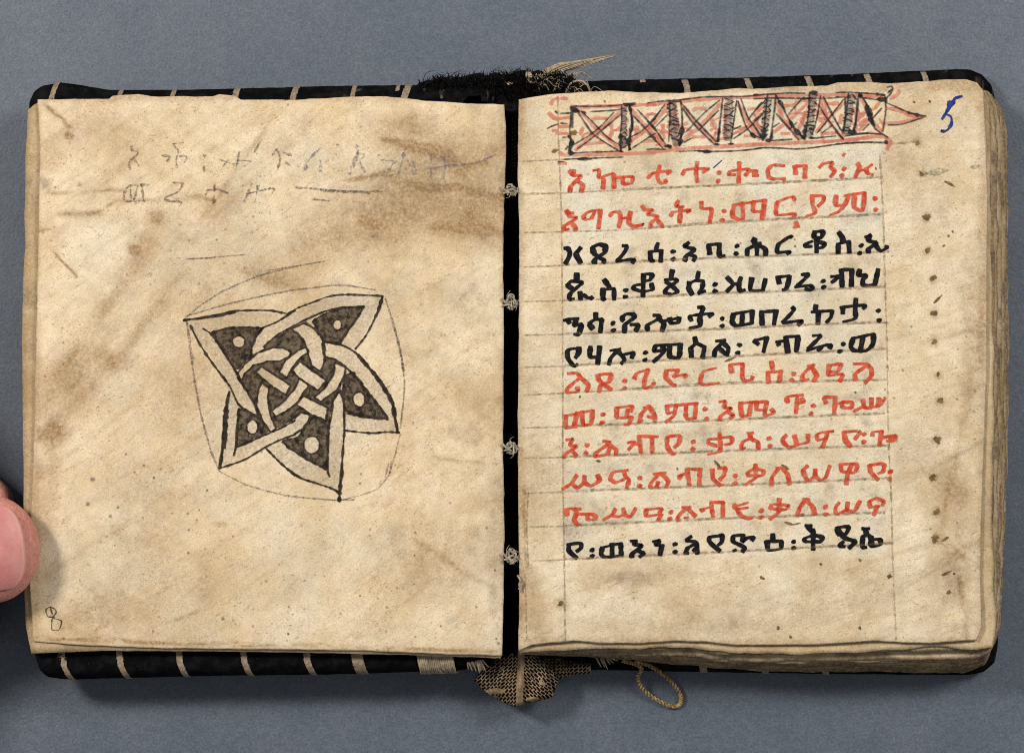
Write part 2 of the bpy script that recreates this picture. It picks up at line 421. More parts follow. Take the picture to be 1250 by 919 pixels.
def dirtL(x, y):
    t = 0.30 * sm(0.60, 0.85, fbm(x, y, 24, 211)) * sm(300, 620, x)
    t = t + blob(x, y, 520, 215, 110, 60, 0.24, 411) + blob(x, y, 390, 195, 60, 30, 0.10, 412) + blob(x, y, 55, 225, 10, 12, 0.5, 413)
    for c in [(113, 585, 4, .9), (107, 615, 3.4, .85), (135, 630, 3, .8), (108, 690, 1.8, .9), (272, 755, 2.6, .9), (285, 757, 2, .8), (325, 709, 2.2, .9), (97, 225, 4, .5),
              (236, 437, 2.2, .9), (412, 177, 2.2, .9), (509, 176, 2, .7), (455, 289, 2, .8), (97, 708, 2, .6), (608, 785, 3, .8), (190, 740, 2, .5)]:
        t = t + c[3] * sm(c[2], c[2] * 0.4, np.hypot(x - c[0], y - c[1]))
    return np.clip(t, 0, 0.95)
AL = {'stain': stL, 'dirt_shade': dirtL,
      'pale': lambda x, y: np.clip(0.35 * sm(0.5, 0.75, fbm(x, y, 75, 221)) + blob(x, y, 110, 330, 60, 90, 0.2, 222) + blob(x, y, 370, 190, 50, 40, 0.35, 223) + blob(x, y, 95, 163, 16, 18, 0.5, 224), 0, 0.8),
      'pore': lambda x, y: np.clip(0.35 + 0.75 * sm(0.42, 0.65, fbm(x, y, 60, 231)) * (0.35 + 0.65 * sm(420, 720, y)) + 0.6 * sm(380, 560, x) * sm(560, 720, y), 0, 1)}
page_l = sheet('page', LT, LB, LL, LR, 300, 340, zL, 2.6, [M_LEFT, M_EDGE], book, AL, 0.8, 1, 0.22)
page_l['label'] = 'page with the ink drawing of an interlaced star'

# leaves under the left page
def under_leaf(k, dx, dy, z, seed):
    lef = [(34, 134), (31, 200), (30, 260), (31, 300), (28, 340), (27, 420), (28, 520), (29, 600), (29, 700), (31, 760), (38, 797)]
    lef = [(x + dx, y) for x, y in lef]
    top = [lef[0], (46 + dx, 124 + dy), (300, 124 + dy), (614, 131)]
    bot = [lef[-1], (130, 794 + dy), (300, 795 + dy), (420, 797 + dy), (520, 800 + dy), (611, 803)]
    rig = [(614, 131), (612, 460), (611, 803)]
    at_ = {'stain': lambda x, y: np.clip(0.26 + 0.3 * fbm(x, y, 50, seed) + 0.5 * sm(44, 30, x) * fbm(x, y, 20, seed + 3), 0, 0.9),
           'dirt_shade': lambda x, y: np.clip(0.45 * sm(0.5, 0.8, fbm(x, y, 30, seed + 5)) + 0.6 * sm(8, 1, np.hypot(x - 34, (y - 222) * 0.5)), 0, 0.8)}
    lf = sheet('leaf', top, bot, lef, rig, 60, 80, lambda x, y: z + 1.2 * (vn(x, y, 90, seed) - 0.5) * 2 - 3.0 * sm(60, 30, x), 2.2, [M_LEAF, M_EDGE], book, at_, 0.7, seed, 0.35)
    return lf
under_leaf(0, 0, 0, 110.5, 50)
under_leaf(1, 3, -2, 105.5, 60)
under_leaf(2, 2, -1, 100.5, 70)

# ---------------------------------------------------------------- right page and text block
RT = [(633, 122), (660, 117), (700, 113), (745, 111), (762, 112), (830, 114), (860, 111), (905, 108), (920, 109), (960, 106), (1010, 105), (1022, 101), (1050, 100), (1085, 102), (1120, 100), (1150, 98), (1180, 97), (1193, 101)]
RB = [(633, 794), (650, 787), (668, 785), (699, 782), (738, 785), (784, 785), (823, 782), (860, 783), (900, 787), (938, 787), (1004, 786), (1070, 782), (1102, 784), (1135, 785), (1168, 782), (1192, 781)]
RL = [(633, 122), (632, 200), (634, 300), (633, 420), (632, 520), (633, 620), (634, 700), (633, 794)]
RR = [(1193, 101), (1201, 112), (1203, 160), (1206, 240), (1205, 320), (1205, 450), (1201, 560), (1198, 640), (1197, 700), (1199, 765), (1192, 781)]

def intext(x, y):
    top = 205 - (x - 690) * 0.045
    return sm(684, 694, x) * sm(1084, 1072, x) * sm(top - 18, top, y) * sm(686, 672, y)

def stR(x, y):
    t = 0.26 * sm(0.48, 0.8, fbm(x, y, 100, 501)) + 0.14 * sm(0.52, 0.8, fbm(x, y, 34, 505))
    for b in [(1165, 690, 50, 110, 0.42, 1), (1160, 600, 45, 60, 0.34, 2), (1110, 560, 30, 70, 0.20, 3), (1185, 420, 20, 160, 0.34, 4), (640, 160, 26, 60, 0.30, 5),
              (650, 740, 30, 60, 0.34, 6), (760, 705, 60, 22, 0.34, 7), (900, 735, 130, 40, 0.20, 8), (1130, 230, 40, 60, 0.18, 9), (850, 765, 200, 16, 0.25, 10),
              (1060, 720, 40, 50, 0.25, 11), (655, 560, 26, 140, 0.24, 12), (820, 470, 90, 25, 0.18, 13), (850, 575, 80, 20, 0.20, 14), (1165, 745, 20, 22, -0.5, 15), (760, 575, 60, 25, 0.22, 16)]:
        t = t + blob(x, y, *b[:5], 600 + b[5])
    for s in [((1130, 420), (1195, 400), 5, .3), ((1090, 590), (1195, 540), 6, .3), ((1095, 720), (1195, 660), 7, .34), ((640, 600), (642, 690), 3, .6), ((1185, 470), (1150, 640), 8, .3),
              ((1172, 710), (1180, 775), 5, .35), ((1150, 660), (1190, 690), 5, .4), ((840, 250), (960, 300), 8, .15)]:
        t = t + streak(x, y, s[0], s[1], s[2], s[3], int(s[0][0] * 3 + s[0][1]))
    for x0, y0 in [(1120, 174), (1125, 212), (1131, 266), (1132, 306), (1139, 340), (1140, 383), (1140, 418), (1145, 457), (1147, 489), (1144, 537), (1138, 583), (1143, 625), (1141, 658), (684, 737)]:
        t = t + 0.5 * sm(9, 2, np.hypot(x - x0, y - y0) + 5 * (vn(x, y, 4, 66) - 0.5))
    edge = np.minimum(np.minimum((x - 633) * 1.0, 1200 - x), np.minimum(y - 108, 784 - y))
    t = t + 0.42 * sm(11, 0, edge + 8 * (fbm(x, y, 22, 78) - 0.5))
    return np.clip(t, 0, 0.9) * (1 - 0.45 * intext(x, y))

def dirtR(x, y):
    t = 0.30 * sm(0.58, 0.82, fbm(x, y, 22, 511)) * intext(x, y) + 0.12 * sm(0.55, 0.8, fbm(x, y, 50, 515))
    t = t + blob(x, y, 765, 705, 30, 10, 0.4, 613) + blob(x, y, 1160, 700, 20, 50, 0.2, 614)
    t = t + 0.30 * sm(12, 0, np.abs(x - 690)) * sm(0.4, 0.8, fbm(x, y, 40, 516)) * sm(300, 360, y)
    return np.clip(t, 0, 0.9)
AR = {'stain': stR, 'dirt_shade': dirtR,
      'pale': lambda x, y: np.clip(intext(x, y) * (0.34 + 0.7 * sm(0.4, 0.7, fbm(x, y, 45, 521))) * (0.62 + 0.38 * sm(420, 250, y)) + blob(x, y, 900, 150, 250, 45, 0.55, 522) + blob(x, y, 655, 150, 22, 40, 0.4, 523) + 0.25 * sm(0.55, 0.8, fbm(x, y, 60, 524)), 0, 0.9),
      'pore': lambda x, y: np.clip(0.18 + 0.5 * sm(0.5, 0.75, fbm(x, y, 60, 531)) + 0.5 * intext(x, y) * sm(0.45, 0.65, fbm(x, y, 50, 532)), 0, 1)}
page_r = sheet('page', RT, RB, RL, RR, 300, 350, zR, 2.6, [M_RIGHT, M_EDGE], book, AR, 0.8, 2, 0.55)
page_r['label'] = 'page of red and black script under a red lattice headpiece'

def lerp(a, b, t, n=60):
    A, B = poly(a, n), poly(b, n)
    return A * (1 - t) + B * t
R2B = [(634, 797), (700, 792), (780, 793), (838, 790), (870, 795), (940, 797), (1070, 795), (1135, 790), (1190, 793), (1212, 789)]
R2R = [(1199, 108), (1207, 130), (1209, 200), (1211, 300), (1211, 420), (1213, 520), (1212, 640), (1213, 720), (1216, 770), (1212, 789)]
R9B = [(637, 801), (700, 800), (780, 806), (838, 811), (870, 813), (940, 817), (1070, 819), (1135, 821), (1180, 821), (1202, 812)]
R9R = [(1211, 116), (1224, 135), (1229, 160), (1231, 260), (1231, 420), (1229, 520), (1227, 640), (1223, 720), (1221, 770), (1202, 812)]
R2T = [(635, 126), (760, 118), (905, 114), (1100, 108), (1170, 104), (1199, 108)]
R9T = [(638, 128), (760, 120), (905, 116), (1100, 110), (1180, 106), (1211, 116)]
NLEAF = 22
for i in range(NLEAF):
    t = [0, 0.05, 0.10, 0.40, 0.44, 0.47, 0.50, 0.62, 0.64, 0.67, 0.70, 0.72, 0.82, 0.84, 0.86, 0.88, 0.90, 0.94, 0.96, 0.97, 0.99, 1.0][i]
    rr = random.Random(100 + i)
    tb = 0.5 * t ** 0.9 + 0.5 * i / (NLEAF - 1)
    jit = lambda a: 0 if i == 0 else rr.uniform(-a, a)
    jb, jr = jit(2.6), jit(2.4)
    top = lerp(R2T, R9T, t)
    bot = lerp(R2B, R9B, tb); rig = lerp(R2R, R9R, t)
    wv = rr.uniform(0, 99)
    bs = np.linspace(0, 1, 60)
    bot[:, 1] += jb * sm(0, 0.25, bs) * sm(1.0, 0.85, bs) + (1.3 * np.sin(bs * rr.uniform(6, 15) + wv) + 0.8 * np.sin(bs * rr.uniform(30, 60) + wv)) * sm(0, 0.2, bs) * sm(1, 0.85, bs)
    rig[:, 0] += (jr + 1.2 * np.sin(bs * rr.uniform(6, 15) + wv) + 0.7 * np.sin(bs * rr.uniform(30, 60) + wv)) * sm(0, 0.12, bs) * sm(1, 0.88, bs)
    lef = [top[0], (635, 460), bot[0]]
    zc = 112.0 - 3.75 * i - (3.0 if i >= 3 else 0) - (2.0 if i >= 7 else 0) - (2 if i >= 12 else 0)
    tone = rr.choice([-0.12, 0.0, 0.15, 0.5, 0.7])
    sd = 700 + i * 7
    at_ = {'stain': lambda x, y, sd=sd, i=i, tone=tone: np.clip((0.10 if i == 0 else 0.2 + tone) + 0.38 * fbm(x, y, 40, sd) + 0.30 * sm(0.5, 0.8, fbm(x, y, 18, sd + 1)), 0, 0.9),
           'dirt_shade': lambda x, y, sd=sd, i=i: np.clip(0.75 * sm(0.45, 0.72, fbm(x, y, 24, sd + 2)) * (0.25 + 0.75 * (i > 0)), 0, 0.85)}
    zz = lambda x, y, zc=zc, sd=sd: zc + 1.3 * (vn(x, y, 70, sd) - 0.5) * 2 + 0.8 * (vn(x, y, 22, sd + 5) - 0.5) - 5.0 * sm(672, 630, x) - 1.5 * sm(1180, 1225, x)
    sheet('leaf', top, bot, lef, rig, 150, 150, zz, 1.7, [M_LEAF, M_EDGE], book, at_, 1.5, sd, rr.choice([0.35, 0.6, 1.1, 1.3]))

# ---------------------------------------------------------------- cover boards
def board(outline, zc, rz, rx, stripes, worn, label):
    p = np.array(outline + outline[:1], float)
    s = np.concatenate([[0], np.cumsum(np.hypot(*np.diff(p, axis=0).T))])
    n = int(s[-1] / 1.0)
    t = np.linspace(0, s[-1], n, endpoint=False)
    c = np.stack([np.interp(t, s, p[:, 0]), np.interp(t, s, p[:, 1])], -1)
    for _ in range(10): c = 0.5 * c + 0.25 * (np.roll(c, 1, 0) + np.roll(c, -1, 0))
    tg = np.roll(c, -5, 0) - np.roll(c, 5, 0)
    for _ in range(24): tg = 0.5 * tg + 0.25 * (np.roll(tg, 1, 0) + np.roll(tg, -1, 0))
    tg /= np.hypot(tg[:, 0], tg[:, 1])[:, None]
    nr = np.stack([tg[:, 1], -tg[:, 0]], -1)           # outward for a clockwise outline in image space
    cen = c.mean(0)
    if ((c - cen) * nr).sum() < 0: nr = -nr
    prof = [(-34, 1.0, 0)] + [(-rx + rx * math.sin(a), math.cos(a), k * 0.5 + 1) for k, a in enumerate(np.linspace(0, math.pi, 31))] + [(-34, -1.0, 17)]
    V = []; A = []; W = []
    for off, h, k in prof:
        x = c[:, 0] + nr[:, 0] * off; y = c[:, 1] + nr[:, 1] * off
        st = np.zeros(n)
        for (sx, side, wd, slant, *kr) in stripes:
            if kr and not (kr[0] <= k <= kr[1]): continue
            m = (nr[:, 1] > 0.6) if side == 'b' else (nr[:, 1] < -0.6)
            if side == 'c': m = np.ones(n, bool)
            q = (k - 2) / 9.0
            xx = x - sx - slant * q - 1.2 * (vn(x * 0, y * 0 + k, 9, int(sx)) - 0.5)
            st = np.maximum(st, m * sm(wd * 0.62, wd * 0.40, np.abs(xx)) * (0.68 if side == 't' else 0.92))
        lump = 1.2 * (fbm(x, y, 18, 31 + int(k) // 4) - 0.5) + 0.9 * st
        V.append(PA(x + nr[:, 0] * lump, y + nr[:, 1] * lump, np.full(n, zc + rz * h) + 0.6 * st * (h > 0)))
        A.append(st); W.append(worn(x, y, k))
    m = len(prof)
    V = np.concatenate(V)
    F = []
    for j in range(m - 1):
        for i in range(n):
            i2 = (i + 1) % n
            F.append((j * n + i, j * n + i2, (j + 1) * n + i2, (j + 1) * n + i))
    F.append(tuple(range(n))[::-1]); F.append(tuple((m - 1) * n + i for i in range(n)))
    me = mesh('cover_board', V, F)
    bm = bmesh.new(); bm.from_mesh(me); bmesh.ops.recalc_face_normals(bm, faces=bm.faces); bm.to_mesh(me); bm.free()
    attr(me, 'stripe', np.concatenate(A)); attr(me, 'worn', np.concatenate(W))
    o = link('cover_board', me, M_COVER, book)
    o['label'] = label
    return o

LBO = [(35, 140), (36, 124), (42, 112), (52, 105), (75, 101), (100, 104), (130, 110), (215, 110), (300, 108), (420, 105), (500, 104), (560, 105), (604, 108), (607, 460), (604, 812),
       (560, 818), (500, 820), (400, 823), (300, 824), (240, 825), (160, 827), (120, 828), (80, 829), (58, 826), (48, 817), (43, 800), (37, 770), (34, 460)]
LST = [(80, 'b', 7, 15), (149, 'b', 7.5, 14), (221, 'b', 7.5, 13), (299, 'b', 7.5, 13), (376, 'b', 8, 12), (437, 'b', 14, 10),
       (64, 't', 7, 10), (145, 't', 6, 6, 0, 9), (209, 't', 6, 7, 0, 9), (286, 't', 8, 7, 0, 9), (358, 't', 8, 7, 0, 9), (430, 't', 6, 6, 0, 8), (494, 't', 9, 10, 0, 12), (484, 't', 5, 4, 4, 9)]
board(LBO, 72, 24, 17, LST, lambda x, y, k: 0.55 * sm(0.70, 0.80, fbm(x, y + k * 5, 7, 77)) * sm(400, 470, x) * (y < 300), 'black cloth board with beige stripes under the star page')
RBO = [(640, 104), (720, 99), (800, 97), (900, 95), (1000, 92), (1100, 88), (1160, 85), (1184, 85), (1199, 91), (1210, 104), (1216, 125), (1219, 300), (1219, 600), (1218, 790), (1214, 808),
       (1201, 820), (1180, 823.5), (1100, 823), (1000, 822), (860, 820), (720, 817), (644, 814), (640, 460)]
RST = [(786, 't', 7, -3, 5, 9), (838, 't', 8, -6, 0, 6), (914, 't', 8, -8, 0, 6), (989, 't', 8, -8, 0, 6), (1061, 't', 8, -8, 0, 6), (1130, 't', 7, -8, 0, 6), (857, 't', 7, 0, 8, 11), (931, 't', 8, 0, 8, 11), (1008, 't', 9, 0, 8, 11), (1082, 't', 9, 0, 8, 11), (858, 'b', 9, 2), (933, 'b', 8, 2), (1007, 'b', 8, 2)]
board(RBO, 17, 15, 13, RST, lambda x, y, k: 0.6 * sm(0.64, 0.76, fbm(x, y + k * 5, 8, 79)) * (y < 300) * sm(880, 1000, x) * sm(4, 8, k) + 0.5 * sm(0.62, 0.75, fbm(x, y + k * 4, 8, 80)) * sm(1185, 1205, x) * (y < 300), 'black cloth board with beige stripes under the text block')

# ---------------------------------------------------------------- spine lining in the gutter
def spine():
    xs = np.arange(594, 650, 1.0); ys = np.concatenate([np.arange(104, 270, 1.0), np.arange(270, 806, 6.0)])
    X, Y = np.meshgrid(xs, ys)
    u = (X - 594) / 56
    Z = 62 - 22 * np.sin(u * math.pi) - 18 * u + 1.5 * (vn(X, Y, 9, 3) - 0.5)
    dot = (np.mod(Y + 1.2 * np.floor(X / 3.2), 4.6) < 2.0) & (np.mod(X, 3.2) < 2.0)
    wv = np.where(dot & (X > 624) & (X < 632.5) & (vn(X, Y, 12, 4) > 0.3), 0.0, 1.0)
    wv = np.maximum(wv, sm(180, 275, Y))
    V = PA(X, Y, Z).reshape(-1, 3); ny, nx = X.shape
    idx = np.arange(nx * ny).reshape(ny, nx)
    F = np.stack([idx[:-1, :-1], idx[1:, :-1], idx[1:, 1:], idx[:-1, 1:]], -1).reshape(-1, 4).tolist()
    low = V.copy(); low[:, 2] -= 6 * S
    n0 = len(V); F2 = [(a + n0, d + n0, c + n0, b + n0) for a, b, c, d in F]
    ring = np.concatenate([idx[0, :-1], idx[:-1, -1], idx[-1, :0:-1], idx[:0:-1, 0]]).tolist()
    F3 = [(ring[i], ring[(i + 1) % len(ring)], ring[(i + 1) % len(ring)] + n0, ring[i] + n0) for i in range(len(ring))]
    me = mesh('spine_lining', np.concatenate([V, low]), F + F2 + F3)
    attr(me, 'weave', np.concatenate([wv.ravel(), wv.ravel()]))
    o = link('spine_lining', me, M_WEAVE, book)
    o['label'] = 'black spine lining seen in the gap between the pages'
spine()

def endband():
    out = [(616, 793), (632, 791), (642, 793), (657, 800), (672, 815), (681, 830), (679, 842), (673, 852), (661, 855), (650, 856.5), (639, 857), (634, 861), (628, 862), (614, 856), (592, 844), (583, 834), (580, 829), (590, 818), (602, 807)]
    o_ = np.array(out, float)
    ys = np.arange(791, 862, 0.42)
    nx = 240
    e = np.concatenate([o_, o_[:1]])
    rowsL, rowsR = [], []
    for y in ys:
        c = []
        for a, b in zip(e[:-1], e[1:]):
            if (a[1] - y) * (b[1] - y) < 0:
                c.append(a[0] + (y - a[1]) / (b[1] - a[1]) * (b[0] - a[0]))
        rowsL.append(min(c) if c else 630); rowsR.append(max(c) if c else 632)
    rowsL = np.array(rowsL); rowsR = np.array(rowsR)
    for q in (rowsL, rowsR):
        for _ in range(40): q[1:-1] = 0.5 * q[1:-1] + 0.25 * (q[:-2] + q[2:])
    rowsL += 2.4 * (fbm(ys * 0, ys, 11, 71, 3) - 0.5) * 2 - 1.0; rowsR += 2.4 * (fbm(ys * 0, ys, 11, 72, 3) - 0.5) * 2 + 1.0
    u = np.linspace(0, 1, nx)
    X = rowsL[:, None] * (1 - u) + rowsR[:, None] * u
    Y = np.repeat(ys[:, None], nx, 1)
    v = (Y - 791) / 71
    Z = 52 + 22 * np.sin(np.clip(u * math.pi, 0, math.pi))[None, :] ** 0.7 * (1 - 0.2 * v) - 16 * v ** 2 + 7 * (fbm(X, Y, 24, 8, 3) - 0.5) + 3.0 * np.sin((X - 635) * 0.22 + Y * 0.10) * sm(806, 830, Y)
    rib = np.exp(-((X - 635.5 + 0.04 * (Y - 820)) / 4.2) ** 2)
    Z = Z + 4.0 * rib
    Z = Z - 6 * np.exp(-((X - 669 - (Y - 815) * 0.25) / 2.2) ** 2) * sm(805, 815, Y)
    xr = X - 635.5
    sgn = np.where(xr < 0, 1.0, -1.0)
    a1 = math.radians(42)
    U = xr * math.cos(a1) * 1 - sgn * Y * math.sin(a1) * 1
    Wd = xr * math.sin(a1) * sgn + Y * math.cos(a1)
    jj = 4.5 * (fbm(X, Y, 22, 5, 2) - 0.5) + 0.8 * (vn(X, Y, 4, 6) - 0.5)
    row = np.floor((Wd + jj) / 3.2); fr = (Wd + jj) / 3.2 - row
    fu = np.mod(U + row * 3.4 + jj, 7.4)
    wv = ((fr > 0.14) & (fr < 0.86) & (fu < 5.9)).astype(float)
    tan = (rib > 0.35) | (blob(X, Y, 605, 843, 16, 5, 1.0, 9, 0.3) > 0.4) | (blob(X, Y, 650, 853, 14, 5, 1.0, 10, 0.3) > 0.4)
    wv = wv * sm(0.10, 0.24, vn(X, Y, 5, 44) * 0.6 + 0.4 * vn(X, Y, 13, 45))
    wv = np.where(tan, 0.12, wv)
    wv = np.maximum(wv, 0.9 * sm(806, 796, Y) * sm(0.3, 0.6, vn(X, Y, 6, 3) + 0.2) * (rib < 0.3))
    V = PA(X, Y, Z).reshape(-1, 3); ny = len(ys)
    idx = np.arange(nx * ny).reshape(ny, nx)
    F = np.stack([idx[:-1, :-1], idx[1:, :-1], idx[1:, 1:], idx[:-1, 1:]], -1).reshape(-1, 4).tolist()
    ring = np.concatenate([idx[0, :-1], idx[:-1, -1], idx[-1, :0:-1], idx[:0:-1, 0]])
    low = V[ring].copy(); low[:, 2] -= 5 * S
    b0 = len(V); n = len(ring)
    for i in range(n):
        j = (i + 1) % n
        F.append((int(ring[i]), int(ring[j]), b0 + j, b0 + i))
    F.append(tuple(b0 + i for i in range(n)))
    me = mesh('spine_flap', np.concatenate([V, low]), F)
    attr(me, 'weave', np.concatenate([wv.ravel(), wv.ravel()[ring]]))
    o = link('spine_flap', me, M_WEAVE, book)
    o['label'] = 'bulging woven black and tan cloth flap at the foot of the spine'
    # side fold of the same cloth to the right, under the leaves
    xs = np.arange(664, 722, 0.5); vs = np.linspace(0, 1, 50)
    X, Vv = np.meshgrid(xs, vs)
    t = (X - 664) / 58
    hi = 803 + 3 * t; lo = 830 - 12 * t + 3 * vn(X, X * 0, 9, 2)
    Y = hi * (1 - Vv) + lo * Vv
    Z = 34 + 14 * np.sin(Vv * math.pi) + 5 * (fbm(X, Y, 9, 12) - 0.5) * 2 - 10 * t
    wp = 3.5 * (fbm(X, Y, 12, 15, 2) - 0.5)
    q1 = (X * 0.7 + Y * 0.7 + wp) / 3.1; q2 = np.mod(X * 0.7 - Y * 0.7 + wp + np.floor(q1) * 3.0, 6.4)
    wv = ((np.mod(q1, 1) > 0.16) & (np.mod(q1, 1) < 0.84) & (q2 < 4.9)).astype(float) * sm(0.12, 0.3, vn(X, Y, 6, 16))
    V = PA(X, Y, Z).reshape(-1, 3); ny, nx = X.shape
    idx = np.arange(nx * ny).reshape(ny, nx)
    F = np.stack([idx[:-1, :-1], idx[1:, :-1], idx[1:, 1:], idx[:-1, 1:]], -1).reshape(-1, 4).tolist()
    low = V.copy(); low[:, 2] -= 4 * S
    n0 = len(V)
    ring = np.concatenate([idx[0, :-1], idx[:-1, -1], idx[-1, :0:-1], idx[:0:-1, 0]]).tolist()
    F = F + [(a + n0, d + n0, c + n0, b + n0) for a, b, c, d in F] + [(ring[i], ring[(i + 1) % len(ring)], ring[(i + 1) % len(ring)] + n0, ring[i] + n0) for i in range(len(ring))]
    me = mesh('cloth_fold', np.concatenate([V, low]), F)
    attr(me, 'weave', np.concatenate([wv.ravel(), wv.ravel()]))
    link('cloth_fold', me, M_WEAVE, o)
endband()

# ---------------------------------------------------------------- threads
def tube(V, F, pts, rads, sides=6):
    pts = [Vector(p) for p in pts]
    n = len(pts); base = len(V)
    up = Vector((0.13, 0.21, 1)).normalized()
    for i, p in enumerate(pts):
        d = (pts[min(i + 1, n - 1)] - pts[max(i - 1, 0)])
        d = d.normalized() if d.length > 0 else Vector((1, 0, 0))
        a = d.cross(up)
        a = a.normalized() if a.length > 1e-6 else Vector((1, 0, 0))
        b = a.cross(d)
        r = rads[i] * S
        for k in range(sides):
            an = 2 * math.pi * k / sides
            V.append(p + a * (r * math.cos(an)) + b * (r * math.sin(an)))
    for i in range(n - 1):
        for k in range(sides):
            k2 = (k + 1) % sides
            F.append((base + i * sides + k, base + i * sides + k2, base + (i + 1) * sides + k2, base + (i + 1) * sides + k))
    F.append(tuple(base + k for k in range(sides))[::-1])
    F.append(tuple(base + (n - 1) * sides + k for k in range(sides)))

def smooth3(pts, n):
    """Catmull-Rom through (px, py, z) points"""
    p = np.array(pts, float)
    if len(p) < 3:
        t = np.linspace(0, 1, n)[:, None]
        return p[0] * (1 - t) + p[-1] * t
    q = np.concatenate([[2 * p[0] - p[1]], p, [2 * p[-1] - p[-2]]])
    out = []
    m = len(p) - 1
    for t in np.linspace(0, m, n):
        i = min(int(t), m - 1); f = t - i
        a, b, c, d = q[i], q[i + 1], q[i + 2], q[i + 3]
        out.append(0.5 * (2 * b + (c - a) * f + (2 * a - 5 * b + 4 * c - d) * f * f + (3 * b - a - 3 * c + d) * f ** 3))
    return np.array(out)

def strands(name, lst, mat, parent, label=None):
    V, F = [], []
    for pts, rads, sides in lst:
        tube(V, F, [P(*p) for p in pts], rads, sides)
    o = link(name, mesh(name, V, F), mat, parent)
    if label: o['label'] = label
    return o

def plied(path, n, r, amp, turns, plies=2, ph=0.0, taper=False):
    c = smooth3(path, n)
    d = np.gradient(c, axis=0); d /= np.linalg.norm(d, axis=1)[:, None]
    a = np.cross(d, [0, 0, 1.0]); a /= np.linalg.norm(a, axis=1)[:, None] + 1e-9
    b = np.cross(a, d)
    out = []
    for k in range(plies):
        an = ph + 2 * math.pi * k / plies + np.linspace(0, turns * 2 * math.pi, n)
        tp = np.linspace(1, 0.25, n) if taper else np.ones(n)
        p = c + (a * np.cos(an)[:, None] + b * np.sin(an)[:, None]) * (amp * tp)[:, None]
        out.append((p, r * tp, 6))
    return out

# cord loop below the right board
lst = plied([(760, 806, 40), (772, 809, 36), (783, 815, 30), (779, 825, 22), (783, 838, 14), (796, 850, 8), (812, 859, 5), (825, 862, 4), (831, 856, 5), (830, 846, 7), (820, 832, 12), (806, 820, 22), (792, 812, 32), (776, 806, 40)],
            260, 1.6, 1.5, 24, 2)
r2 = random.Random(3)
for _ in range(26):
    p = lst[r2.randint(0, 1)][0][r2.randint(20, 240)]
    a = r2.uniform(0, 6.28); L = r2.uniform(2, 6)
    lst.append((np.array([p, p + np.array([math.cos(a) * L * .5, math.sin(a) * L * .5, 1.5]), p + np.array([math.cos(a + .6) * L, math.sin(a + .6) * L, 1])]), [0.22, 0.18, 0.1], 3))
strands('cord_loop', lst, M_CORD, book, 'loop of twisted brown cord hanging below the right board')

# sewing knots in the gutter
def knot(cx, cy, seed, rx, ry):
    r = random.Random(seed)
    lst = []
    for k in range(11):
        a0 = r.uniform(0, 6.28); pts = []
        for q in range(6):
            a = a0 + q * r.uniform(0.9, 1.5)
            pts.append((cx + rx * r.uniform(0.45, 1.0) * math.cos(a), cy + ry * r.uniform(0.45, 1.0) * math.sin(a), 111 + r.uniform(-7, 7)))
        c = smooth3(pts, 40)
        lst.append((c, [r.uniform(0.7, 1.15)] * 40, 5))
    # thread running along the fold into both pages
    lst.append((smooth3([(cx - 11, cy - 5, 118), (cx - 5, cy + 1, 117), (cx + 2, cy - 1, 114), (cx + 9, cy + 3, 112)], 24), [1.3] * 24, 6))
    lst.append((smooth3([(cx - 9, cy + 4, 118), (cx - 2, cy + 3, 117), (cx + 5, cy + 6, 112), (cx + 10, cy - 3, 110)], 24), [1.2] * 24, 6))
    for k in range(5):
        a = r.uniform(0, 6.28); L = r.uniform(8, 15)
        pts = [(cx + 3 * math.cos(a), cy + 3 * math.sin(a), 115), (cx + L * .6 * math.cos(a + .4), cy + L * .7 * math.sin(a + .4), 120), (cx + L * 0.7 * math.cos(a + .9), cy + L * math.sin(a + .9), 119)]
        lst.append((smooth3(pts, 14), np.linspace(0.55, 0.25, 14), 4))
    o = strands('thread_knot', lst, M_KNOT, book)
    return o
knot(623, 232, 1, 6.5, 8); knot(623.5, 369, 2, 7, 10); knot(624, 546, 3, 7.5, 8); knot(624, 679, 4, 7, 10)
strands('loose_thread', [(smooth3([(632, 702, 112), (635, 708, 119), (634, 714, 119), (636, 722, 117)], 20), [1.3] * 20, 5), (smooth3([(634, 704, 115), (637, 712, 119), (633, 719, 117)], 20), [1.0] * 20, 5)], M_KNOT, book)

